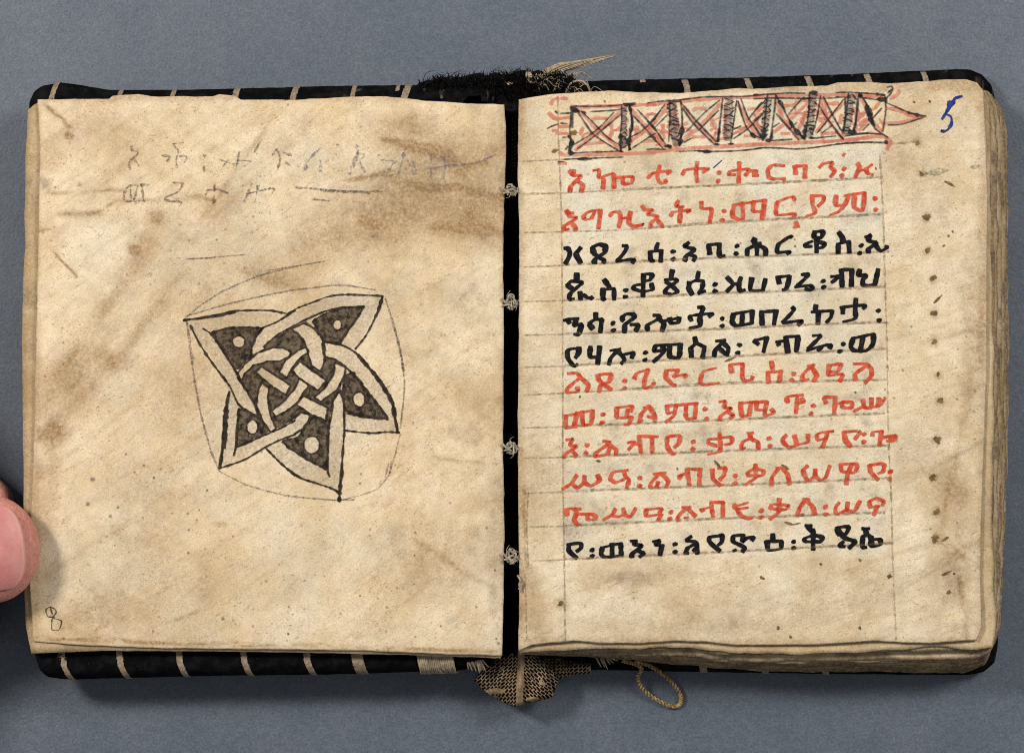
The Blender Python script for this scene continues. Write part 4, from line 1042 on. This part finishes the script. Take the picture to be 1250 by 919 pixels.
# lattice headpiece
WASH = """
Q: 330,275 450,275 600,268 800,262 900,262 1250,245
R: 0,345 150,325 350,300 700,275 830,262 1250,258
T: 0,240 250,240 600,235 1100,235 1260,245
U: 60,205 250,210 460,225
Q: 260,800 500,795 900,785 1250,770
R: 0,860 250,835 600,805 900,790 1250,770
T: 0,775 300,760 700,745 1000,725 1250,695
U: 100,635 250,615 440,595 530,640 490,720
"""
WASH2 = """
Q: 430,310 600,510 750,630 880,760; 380,745 500,640 700,480 870,320; 990,300 1100,440 1250,590; 990,640 1120,550 1250,440
R: 60,560 170,430 240,330; 40,640 100,700 200,790; 400,360 520,540 740,760; 400,730 560,590 800,330; 990,330 1110,540 1230,720; 930,660 1080,590 1250,440; 300,330 310,800; 860,340 850,720
T: 0,450 120,350; 250,290 330,510 500,720; 220,640 420,480 600,310; 720,260 800,490 970,710; 680,640 860,440 1010,290; 1150,620 1250,500
U: 250,240 330,420 440,560; 380,330 440,240; 230,480 300,430; 490,330 610,350 700,390; 480,475 620,465 820,420; 520,240 590,200 610,160; 700,400 800,420
Q: 480,680 580,670 690,655; 560,410 640,395 720,400; 770,470 775,560 750,600; 430,570 460,500; 1150,380 1200,350 1250,355; 1040,560 1050,490; 1120,650 1250,640
R: 500,400 540,380 640,385; 690,620 740,580 720,520; 170,560 175,640; 0,445 60,440; 500,690 640,690; 390,560 440,540; 1100,390 1180,380; 1060,680 1140,680; 1200,560 1240,600
T: 340,350 460,340; 490,600 550,490; 300,650 390,655; 30,540 70,590; 800,330 920,325; 940,540 960,450; 760,650 890,650; 700,480 750,530; 1140,500 1200,440
Q: 190,180 130,200 115,245; 90,340 140,390 200,405; 210,400 330,385; 130,530 180,540 180,570; 200,490 300,480; 210,560 300,565; 220,180 290,180; 190,880 280,890; 210,770 240,800
"""
PENB = """
Q: 320,275 390,268; 330,275 330,440 310,560 340,640 310,700 320,760; 350,290 345,500; 270,740 300,700; 300,770 370,775; 260,845 450,835 650,828 900,820; 370,775 520,765 700,762 850,755; 390,265 560,268 780,262 890,250
Q: 440,320 560,430 720,600 860,690; 380,290 470,430 570,570 700,660 840,745; 350,690 520,590 660,480 800,330; 400,730 540,630 700,500 880,350; 540,325 800,310 900,290; 880,250 885,400 870,600 870,760; 970,260 1000,460 970,620 960,750; 900,240 1040,230; 830,750 900,765
Q: 1000,360 1130,500 1250,620; 1050,300 1250,510; 985,600 1100,540 1250,400; 1000,720 1250,560; 910,620 960,640; 920,670 980,690
R: 0,320 150,300 360,285 600,255 820,250; 820,250 1000,250 1250,235; 0,825 80,820 200,825; 350,850 560,840 700,850 1000,840 1250,815
R: 240,290 250,420 235,740; 365,290 380,450 380,620 350,790; 0,520 80,600 200,770; 0,640 170,810; 30,540 200,330; 80,590 230,440; 60,520 150,400; 200,790 260,790; 370,320 540,520 750,740; 380,370 500,540 720,760; 400,750 490,700; 420,640 620,430 790,290; 560,620 780,400
R: 825,265 800,480 770,740; 975,290 950,480 910,760; 990,300 1060,540 1130,650 1230,700; 1020,270 1100,480 1250,680; 940,610 1020,570; 940,710 1100,600 1250,450; 1100,500 1250,310; 720,770 790,770; 880,765 940,765; 250,310 370,300
T: 0,230 160,225 380,210 560,215; 0,275 250,265 560,270 900,265; 0,820 100,805 350,815 480,825 700,800 900,770 1250,745; 200,730 420,715; 640,705 900,680; 1000,680 1250,645
T: 155,215 130,420 105,720; 240,230 225,420 180,730; 245,240 330,400 420,560 560,720; 250,440 400,610 490,720; 0,560 60,660 105,730; 200,590 280,540; 380,440 540,260; 390,610 470,530; 30,390 140,280; 0,520 110,420
T: 610,200 600,420 560,710; 730,240 690,480 640,660; 690,210 640,215; 720,360 800,490 980,720; 760,250 860,450 970,650; 690,650 860,440 980,280; 740,650 860,560; 1035,210 1010,430 980,640; 1150,220 1130,420 1090,620; 1170,240 1230,330 1250,460; 1170,210 1250,215; 1000,260 1060,260
U: 0,180 140,178 400,195; 0,225 90,225; 260,230 330,240 470,260; 490,130 540,120 540,170 480,240; 470,200 480,350 450,550; 240,200 300,300 340,440 380,530 500,610; 360,420 440,330; 90,230 95,400 70,560; 210,230 190,520; 100,575 330,570 460,580; 0,670 200,655 440,655 490,665; 490,280 580,320 700,370 860,405; 500,490 620,485 800,430 860,405; 0,550 80,630; 260,540 320,480
Q: 70,510 130,480 190,460; 220,450 290,455; 215,345 330,340; 240,605 280,605; 160,320 180,340; 190,870 260,870
"""
PENT = """
Q: 330,290 400,320; 300,590 340,650 310,760; 290,770 360,780; 900,245 1030,245; 910,260 1010,255; 970,270 1000,440 965,620 970,740; 940,640 980,740; 870,570 875,760; 440,320 490,340; 400,840 560,840; 380,290 420,330
R: 190,790 250,790; 220,770 260,810; 730,770 780,770; 350,790 370,690 385,580; 770,740 790,590; 1130,650 1180,700; 1230,680 1260,700; 900,765 930,765; 560,842 700,852
T: 100,720 110,650; 130,730 190,725; 100,730 120,600; 185,730 210,610; 610,205 690,205; 540,270 600,270; 280,300 350,410; 390,510 440,600; 440,600 550,710; 610,600 650,610; 600,700 650,700; 1040,600 1060,650; 1090,590 1100,650; 1020,260 1040,250; 1230,330 1250,460; 560,560 555,690; 1150,210 1170,260
U: 390,195 470,205; 400,240 480,250; 300,320 350,400; 320,400 360,490; 130,540 190,550; 150,575 200,560; 500,180 540,150; 300,310 330,420 370,500; 470,640 490,665; 480,230 480,280; 690,375 830,405
"""
def headpiece():
    k = Ink(zR, 0.15)
    parse(WASH, lambda p: k.stroke(p, 4.4, 5.2, jit=0.15))
    parse(WASH2, lambda p: k.stroke(p, 3.8, 4.8, jit=0.15))
    rq = random.Random(77)
    for q in range(26):
        cx, cy = rq.uniform(712, 1070), rq.uniform(128, 168); rr_ = rq.uniform(6, 15)
        a0 = rq.uniform(0, 6.28); n = 6
        k.stroke([(cx + rr_ * 1.3 * math.cos(a0 + i * rq.uniform(.4, .8)), cy - (cx - 880) * 0.02 + min(rr_, 11) * math.sin(a0 + i * rq.uniform(.4, .8))) for i in range(n)], 2.4, 3.8, jit=0.2, taper=0.3)
    h = k.done('headpiece', M_WASH, page_r, 'lattice headpiece in red wash and black pen')
    k = Ink(zR, 0.62)
    parse(PENB, lambda p: k.stroke(p, 1.7, 2.1, jit=0.2, taper=0.2))
    k.done('pen_lattice', M_PENTHIN, h)
    k = Ink(zR, 0.75)
    parse(PENT, lambda p: k.stroke(p, 3.2, 4.3, jit=0.4, taper=0.4))
    g = Ink(zR, 0.55)
    r = random.Random(9)
    # scribbled hatching inside the uprights
    for (x0, y0, x1, y1, wd) in [(820, 128, 826, 176, 12), (890, 122, 888, 170, 12), (938, 120, 932, 168, 9), (993, 116, 987, 166, 10), (1040, 118, 1032, 162, 11), (762, 132, 762, 180, 7)]:
        g.stroke([(x0, y0), ((x0 + x1) / 2, (y0 + y1) / 2), (x1, y1)], wd * 0.85, jit=0.15)
        n = 13
        for i in range(n):
            t = (i + r.uniform(0, .6)) / n
            cx, cy = x0 + (x1 - x0) * t, y0 + (y1 - y0) * t
            k.stroke([(cx - wd / 2, cy + r.uniform(-3, 3)), (cx, cy + r.uniform(-4, 4)), (cx + wd / 2, cy + r.uniform(-3, 3))], 0.9, 1.2, jit=0.5)
    k.done('pen_shading', M_PEN, h)
    g.done('grey_shading', M_GREYWASH, h)
headpiece()

def numeral5():
    k = Ink(zR, 0.3)
    parse("U: 1205,215 1140,240 1080,330 1015,435; 1070,270 1130,265 1085,330; 1090,260 1075,320; 1150,225 1090,300; 1050,385 1100,410 1108,470 1070,540 1010,555 1015,540", lambda p: k.stroke(p, 3.0, 3.8, jit=0.25, taper=0.3))
    k.done('page_number', M_BLUE, page_r, 'blue pen numeral 5')
    k = Ink(zR, 0.3)
    k.stroke([(871, 205), (881, 196)], 1.3)
    k.done('pen_mark', M_BLUE, page_r)
numeral5()

# ---------------------------------------------------------------- drawings on the left page
def pts_of(t):
    out = []
    parse(t, lambda p: out.append(np.array(p)))
    return out
def inpoly(pg):
    def f(X, Y):
        m = np.zeros(X.shape, bool); n = len(pg)
        for i in range(n):
            x1, y1 = pg[i]; x2, y2 = pg[(i + 1) % n]
            c = (y1 > Y) != (y2 > Y)
            m ^= c & (X < (x2 - x1) * (Y - y1) / (y2 - y1 + 1e-9) + x1)
        return m
    return f

STARLINES = """
a: 25,400 250,365 440,325 700,320 850,345; 60,395 300,370 440,335; 250,495 420,458 660,460; 660,460 780,410 919,320; 180,465 250,510 340,640 430,785 500,900; 80,440 150,580 220,690 300,800 395,925; 570,675 575,580 640,490 660,460; 670,615 700,580 800,500 919,445
b: 0,350 100,295 200,260 350,200 540,195 770,205; 0,475 150,395 300,330 450,295 620,290; 770,205 740,300 690,420 630,530 550,630; 620,290 560,390 420,585; 300,570 420,590 500,625 560,665 650,770 780,919; 305,690 400,720 500,800 610,912
d: 620,0 690,80 740,170 760,290 780,390; 480,0 600,140 710,290; 400,375 600,395 700,385 790,390; 415,255 560,285 710,295; 400,200 405,370 395,500 385,650 370,800 370,860; 325,160 315,260 295,350 290,500 285,650 300,700; 375,92 405,210; 325,160 375,92; 0,640 100,710 240,755 340,790 370,820; 0,490 150,580 280,650
c: 345,100 310,300 295,480 275,640; 275,640 450,580 600,490 700,440 804,405; 300,0 350,70 400,180 440,220 540,275; 400,0 440,60 510,160 530,200 545,275; 410,220 400,350 390,490 375,550; 400,490 560,420 680,370 804,305; 600,500 700,600 804,690
d: 0,320 70,270 100,240; 0,425 90,380 150,320 165,280
"""
STARBOLD = """
c: 335,120 310,300 300,480 285,630; 322,300 312,500; 330,200 318,320
d: 690,80 740,170 760,290 778,385; 640,20 700,110 745,200; 390,640 372,800 370,865; 415,240 560,278 690,292
b: 560,665 650,770 780,919; 770,205 720,370
a: 25,400 60,395; 300,360 440,325
"""
CELLS = ["a: 250,503 420,460 660,462 600,540 575,600 570,680 460,790 430,780 340,640",
         "b: 200,410 330,335 480,297 610,295 570,370 500,470 425,580 330,575 290,560 250,480",
         "d: 395,40 410,-15 470,-30 500,20 560,110 640,200 710,290 560,280 415,240 400,180",
         "d: 165,285 240,295 292,350 288,500 282,650 150,580 10,490 -30,450 80,420 150,330",
         "c: 415,225 440,228 540,280 625,372 560,420 400,490 392,440 402,330",
         "a: 680,612 720,560 820,493 912,470 972,478 1030,520 1058,580 945,630 830,640 740,625"]
HOLES = [(291.3, 416.8, 7.8, 7.4), (411.7, 396.5, 5.2, 6.4), (438.2, 487.3, 7.4, 9.0), (380.5, 542.5, 10.0, 10.6), (308.0, 521.0, 7.2, 8.6)]
FRAG = ["e: 10,430 60,370 150,300 240,265 310,262 365,290 345,320 280,350 200,350 120,375 60,430 35,480", "e: 385,130 470,95 530,130 580,190 600,260 600,340 580,410 520,370 510,330 480,220 440,170",
        "e: 300,420 350,340 420,285 470,260 490,290 430,330 390,380 350,455", "e: 395,420 440,360 610,480 555,545 470,480 420,445", "e: 135,430 175,395 360,515 330,575 250,520",
        "e: 680,370 750,400 740,450 690,540 590,620 545,595 620,530 670,450", "e: 430,480 490,525 400,640 340,690 275,725 250,690 330,630 390,560", "e: 425,655 470,600 620,675 610,755 520,710",
        "e: 170,510 220,550 210,620 225,720 265,810 230,835 180,760 145,660 150,560",
        "e: 445,705 510,730 480,800 400,860 300,890 100,919 60,919 220,840 320,800 400,750", "e: -20,460 60,570 110,650 140,740 60,690 -20,630", "e: 715,555 740,600 750,700 720,940 640,940 650,800 675,700 665,630",
        "e: 600,215 720,235 820,280 820,410 760,370 690,340 610,315", "e: 90,310 100,230 140,160 190,120 400,10 600,-10 500,50 330,130 190,230 185,262"]
CENT = "e: 0,480 90,310 185,262 200,222 330,138 395,110 480,70 520,100 605,215 690,330 760,400 740,470 720,550 665,620 640,800 630,919 560,860 500,760 400,760 320,800 230,840 140,740 60,560"

def star():
    k = Ink(zL, 0.15)
    hol = lambda X, Y: np.any([np.hypot((X - h[0]) / h[2], (Y - h[1]) / h[3]) < 1 for h in HOLES], 0)
    cells = [inpoly(pts_of(c)[0]) for c in CELLS]
    frag = [pts_of(c)[0] for c in FRAG]
    for i in range(9):
        c = frag[i].mean(0); d = frag[i] - c; frag[i] = frag[i] + d / np.linalg.norm(d, axis=1)[:, None] * 2.2
    ff = [inpoly(p) for p in frag]
    cen = inpoly(pts_of(CENT)[0])
    inband = lambda X, Y: np.any([q(X, Y) for q in ff], 0)
    def dark(X, Y):
        m = np.any([c(X, Y) for c in cells[:5]], 0) & ~hol(X, Y)
        return (m & ~inband(X, Y)) | (cen(X, Y) & ~inband(X, Y))
    k.fill(dark, 220, 370, 490, 610, 0.62)
    dr = k.done('star_drawing', M_STARFILL, page_l, 'five pointed star of interlaced bands drawn in brown black ink')
    k = Ink(zL, 0.15)
    outline = inpoly([(224, 391), (290, 381), (352, 383), (400, 363), (467, 361), (434, 427), (470, 470), (486, 526), (420, 526), (414, 602), (378, 588), (355, 573), (324, 547), (268, 570), (280, 478), (262, 440)])
    k.fill(lambda X, Y: (inband(X, Y) | outline(X, Y)) & ~dark(X, Y), 220, 360, 490, 610, 0.9)
    k.done('band_wash', M_STARWASH, dr)
    k = Ink(zL, 0.35)
    parse(STARLINES, lambda p: k.stroke(p, 2.1, 2.7, jit=0.3))
    parse(STARBOLD, lambda p: k.stroke(p, 3.4, 4.2, jit=0.3, taper=0.5))
    for p in frag[:9]:
        k.stroke(np.concatenate([p, p[:1]]), 2.0, 2.5, jit=0.25, smooth=False)
    k.stroke(np.concatenate([frag[9][-1:], frag[9][:4]]), 2.0, 2.5, jit=0.3)
    k.stroke(frag[11][[7, 0, 1, 2]], 2.0, 2.5, jit=0.3); k.stroke(frag[12][[5, 6, 0, 1]], 2.0, 2.5, jit=0.3)
    r = random.Random(4)
    for c in pts_of("\n".join(CELLS[:5])):      # hatching that darkens the rims of the cells
        n = len(c)
        for i in range(n):
            a, b = c[i], c[(i + 1) % n]
            k.stroke([a + (b - a) * 0.05, (a + b) / 2 + np.array([r.uniform(-.6, .6), r.uniform(-.6, .6)]), a + (b - a) * 0.95], 1.9, 2.6, jit=0.4)
    for q in range(620):
        x, y = r.uniform(230, 490), r.uniform(372, 606)
        X, Y = np.array([[x]]), np.array([[y]])
        if not dark(X, Y)[0, 0]: continue
        a = r.uniform(0, 3.14) if r.random() < .3 else math.atan2(y - 480, x - 365) + 1.57 + r.uniform(-.5, .5)
        L = r.uniform(4, 9); p = [(x, y)]
        for e in (0.5, 1.0):
            xx, yy = x + L * e * math.cos(a + e * .4), y + L * e * math.sin(a + e * .4)
            if not dark(np.array([[xx]]), np.array([[yy]]))[0, 0]: break
            p.append((xx, yy))
        if len(p) == 3: k.stroke(p, 0.8, 1.3, jit=0.4)
    for h in HOLES:
        k.stroke([(h[0] + h[2] * math.cos(t) * r.uniform(.96, 1.06), h[1] + h[3] * math.sin(t) * r.uniform(.96, 1.06)) for t in np.linspace(0, 6.4, 12)], 1.3, 1.7, jit=0.4)
    k.dot(414, 610, 2.6, 3.2)
    k.done('star_line', M_STARLINE, dr)
    k = Ink(zL, 0.25)
    parse("""
o: 45,245 100,200 180,150 300,100 420,70 520,52; 60,235 200,195 380,155 500,140 580,133 690,150; 50,255 60,330 75,450 100,580 130,690 160,765; 725,180 750,260 775,350 790,470 780,590; 755,280 780,380 788,440
""", lambda p: k.stroke(p, 2.1, 2.5, jit=0.25, taper=0.2))
    parse("""
o: 160,765 260,815 400,850 570,865; 775,640 740,770 690,830 570,865; 50,45 130,40 250,30; 320,85 420,68; 735,740 725,785; 745,730 738,780; 780,560 776,620; 60,45 135,42; 545,862 620,862
""", lambda p: k.stroke(p, 1.6, 2.0, jit=0.3, taper=0.2))
    k.done('compass_line', M_PENCIL, dr)
star()

def notes():
    k = Ink(zL, 0.25)
    parse("""
p: 150,95 160,120 200,130 135,195 145,235; 175,180 200,215; 335,150 390,155 370,185; 410,90 440,120 425,175 430,225; 400,80 470,70; 440,155 490,155 475,195; 598,150 598,165; 595,215 595,245; 680,170 780,205; 710,215 740,180; 810,125 790,235; 800,180 880,185 840,215; 900,135 935,70; 1010,150 1040,110 1060,170 1045,235; 1080,130 1130,150; 1090,190 1120,210
p: 105,420 110,360 150,330 260,328; 145,345 150,430; 190,335 165,430; 215,330 225,420; 110,430 260,425; 400,315 465,320 440,370 350,410 380,430 460,430 445,460; 605,390 620,360 690,355; 660,325 655,440; 690,360 740,380; 840,430 890,320; 925,335 905,435; 850,385 1030,345 1000,395
q: 0,330 170,345 350,355 510,355; 150,350 330,358 440,365; 100,400 200,410
""", lambda p: k.stroke(p, 1.9, 2.5, jit=0.5))
    k.done('pencil_note', M_PENCIL, page_l, 'two faint pencil lines of script')
    k = Ink(zL, 0.25)
    parse("""
q: 60,230 70,180 150,100; 150,170 150,240; 360,80 370,130 320,250; 370,130 410,140 380,180 410,240; 500,170 580,180 540,245; 640,130 610,250; 640,130 700,250; 690,180 710,230; 800,125 800,175; 780,220 900,205 1050,190 1180,140; 870,150 885,200 870,280; 800,220 800,270; 880,200 1000,195
""", lambda p: k.stroke(p, 2.2, 3.0, jit=0.5))
    k.done('violet_note', M_BLUEPENCIL, page_l, 'faded violet pencil scrawl with a long tail')
    k = Ink(zL, 0.3)
    parse("r: 205,590 180,590 170,565 185,553 205,560 210,575 195,592; 200,595 230,605 222,638 195,640 193,605 200,590; 188,556 196,580", lambda p: k.stroke(p, 1.0, 1.4, jit=0.3))
    k.done('page_number', M_PENTHIN, page_l, 'small pencil numeral 8')
notes()

# ---------------------------------------------------------------- hand holding the book at the left edge
def loft(V, F, path, ra, rb, n=30, sides=26, upv=(0, 0, 1)):
    """tube of elliptical section along a path in units: ra across, rb in height; rounded at the end"""
    c = smooth3(path, n)
    q = np.linspace(0, 1, n)
    A = np.interp(q, np.linspace(0, 1, len(ra)), ra); B = np.interp(q, np.linspace(0, 1, len(rb)), rb)
    cap = np.linspace(0, math.pi / 2, 9)[1:]
    d = (c[-1] - c[-3]); d /= np.linalg.norm(d)
    cc = list(c); AA = list(A); BB = list(B)
    for a in cap:
        cc.append(c[-1] + d * math.sin(a) * A[-1] * 0.92); AA.append(max(A[-1] * math.cos(a), 0.2)); BB.append(max(B[-1] * math.cos(a), 0.2))
    d0 = (c[0] - c[2]); d0 /= np.linalg.norm(d0)
    for a in cap:
        cc.insert(0, c[0] + d0 * math.sin(a) * A[0] * 0.8); AA.insert(0, max(A[0] * math.cos(a), 0.2)); BB.insert(0, max(B[0] * math.cos(a), 0.2))
    cc = np.array(cc); base = len(V)
    up = np.array(upv, float)
    for i in range(len(cc)):
        t = cc[min(i + 1, len(cc) - 1)] - cc[max(i - 1, 0)]
        if np.linalg.norm(t) < 1e-6: t = d
        t = t / np.linalg.norm(t)
        s = np.cross(t, up); s /= np.linalg.norm(s); u = np.cross(s, t)
        for k in range(sides):
            a = 2 * math.pi * k / sides
            V.append(cc[i] + s * AA[i] * math.cos(a) + u * BB[i] * math.sin(a))
    m = len(cc)
    for i in range(m - 1):
        for k in range(sides):
            k2 = (k + 1) % sides
            F.append((base + i * sides + k, base + i * sides + k2, base + (i + 1) * sides + k2, base + (i + 1) * sides + k))
    F.append(tuple(base + k for k in range(sides))[::-1]); F.append(tuple(base + (m - 1) * sides + k for k in range(sides)))

THUMB = [(-330, 760, 170), (-230, 728, 178), (-120, 690, 168), (-64, 677, 160), (-11, 670, 148)]
def hand():
    V, F = [], []
    # palm, wrist and forearm, unseen on the left; forearm raised to shade the table
    loft(V, F, [(-900, 330, 520), (-620, 360, 440), (-400, 430, 340), (-330, 570, 245), (-340, 680, 200)], [150, 138, 122, 150, 190], [130, 120, 108, 98, 90], upv=(0.3, 0.1, 1))
    loft(V, F, [(-520, 700, 205), (-430, 690, 202), (-330, 680, 195)], [120, 190, 215], [90, 100, 95])
    loft(V, F, [(-500, 830, 170), (-370, 780, 175), (-250, 735, 180)], [95, 88, 72], [80, 76, 66])          # ball of the thumb
    loft(V, F, THUMB, [76, 74, 72, 72, 67], [62, 55, 55, 50, 40])
    # fingers: forefinger beside the board edge, the others curled under on the table
    loft(V, F, [(-400, 560, 190), (-240, 535, 200), (-130, 560, 140), (-72, 594, 66), (-24, 624, 52)], [62, 60, 56, 52, 46], [60, 58, 54, 50, 42])
    loft(V, F, [(-400, 640, 190), (-230, 640, 190), (-130, 655, 110), (-80, 675, 52), (-22, 690, 46)], [64, 62, 57, 52, 44], [60, 56, 50, 44, 38])
    loft(V, F, [(-410, 740, 180), (-240, 740, 180), (-140, 748, 105), (-90, 752, 48), (-38, 752, 44)], [60, 58, 54, 48, 42], [56, 54, 48, 42, 37])
    loft(V, F, [(-430, 830, 165), (-280, 830, 160), (-180, 825, 95), (-130, 818, 44), (-85, 812, 42)], [52, 50, 46, 42, 36], [50, 46, 42, 38, 34])
    W = [P(*v) for v in V]
    me = mesh('person', W, F)
    tmp = bpy.data.objects.new('tmp', me); COL.objects.link(tmp)
    bm = bmesh.new(); bm.from_mesh(me); bmesh.ops.recalc_face_normals(bm, faces=bm.faces); bm.to_mesh(me); bm.free()
    md = tmp.modifiers.new('r', 'REMESH'); md.mode = 'VOXEL'; md.voxel_size = 4.0 * S
    sm_ = tmp.modifiers.new('s', 'SMOOTH'); sm_.iterations = 10; sm_.factor = 0.5
    dg = bpy.context.evaluated_depsgraph_get()
    m2 = bpy.data.meshes.new_from_object(tmp.evaluated_get(dg))
    bpy.data.objects.remove(tmp)
    m2.polygons.foreach_set('use_smooth', [True] * len(m2.polygons))
    m2.name = 'person'
    o = link('person', m2, M_SKIN)
    o['label'] = 'bare hand whose thumb presses the left edge of the open book'
    o['category'] = 'person'
    # thumb nail: a curved plate over the back of the thumb tip
    nu, nv = 40, 40
    c = smooth3(THUMB, 30)
    tip = c[-1]; d = c[-1] - c[-6]; d = d / np.linalg.norm(d)
    s = np.cross(d, [0, 0, 1.0]); s /= np.linalg.norm(s); u = np.cross(s, d)
    NV, FR = [], []
    for j in range(nv):
        v = j / (nv - 1)
        for i in range(nu):
            w_ = (i / (nu - 1) - 0.5) * 2
            rim = math.sqrt(max(0, 1 - (abs(w_) ** 2.6)))
            L0, L1 = -88 + 14 * (1 - rim), 16 + 28 * (rim - 0.35)
            L = L0 + (L1 - L0) * v
            a = w_ * 0.94
            fall = math.sqrt(max(0.02, 1 - max(0, (L) / 64.0) ** 2)) if L > 0 else 1.0
            ra = 66.0 + (-L if L < 0 else 0) * 0.05; rb = (40.0 + (-L if L < 0 else 0) * 0.14)
            p = tip + d * L + s * (math.sin(a) * 0.97 * ra * (0.82 + 0.18 * fall)) + u * (math.cos(a) * rb * fall + 1.2)
            NV.append(P(*p)); FR.append(float(sm(0.955, 0.99, v)))
    NF = [(j * nu + i, j * nu + i + 1, (j + 1) * nu + i + 1, (j + 1) * nu + i) for j in range(nv - 1) for i in range(nu - 1)]
    nm = mesh('thumb_nail', NV, NF); attr(nm, 'free', FR)
    no = link('thumb_nail', nm, M_NAIL, o)
    so = no.modifiers.new('t', 'SOLIDIFY'); so.thickness = 1.6 * S; so.offset = -0.6
hand()
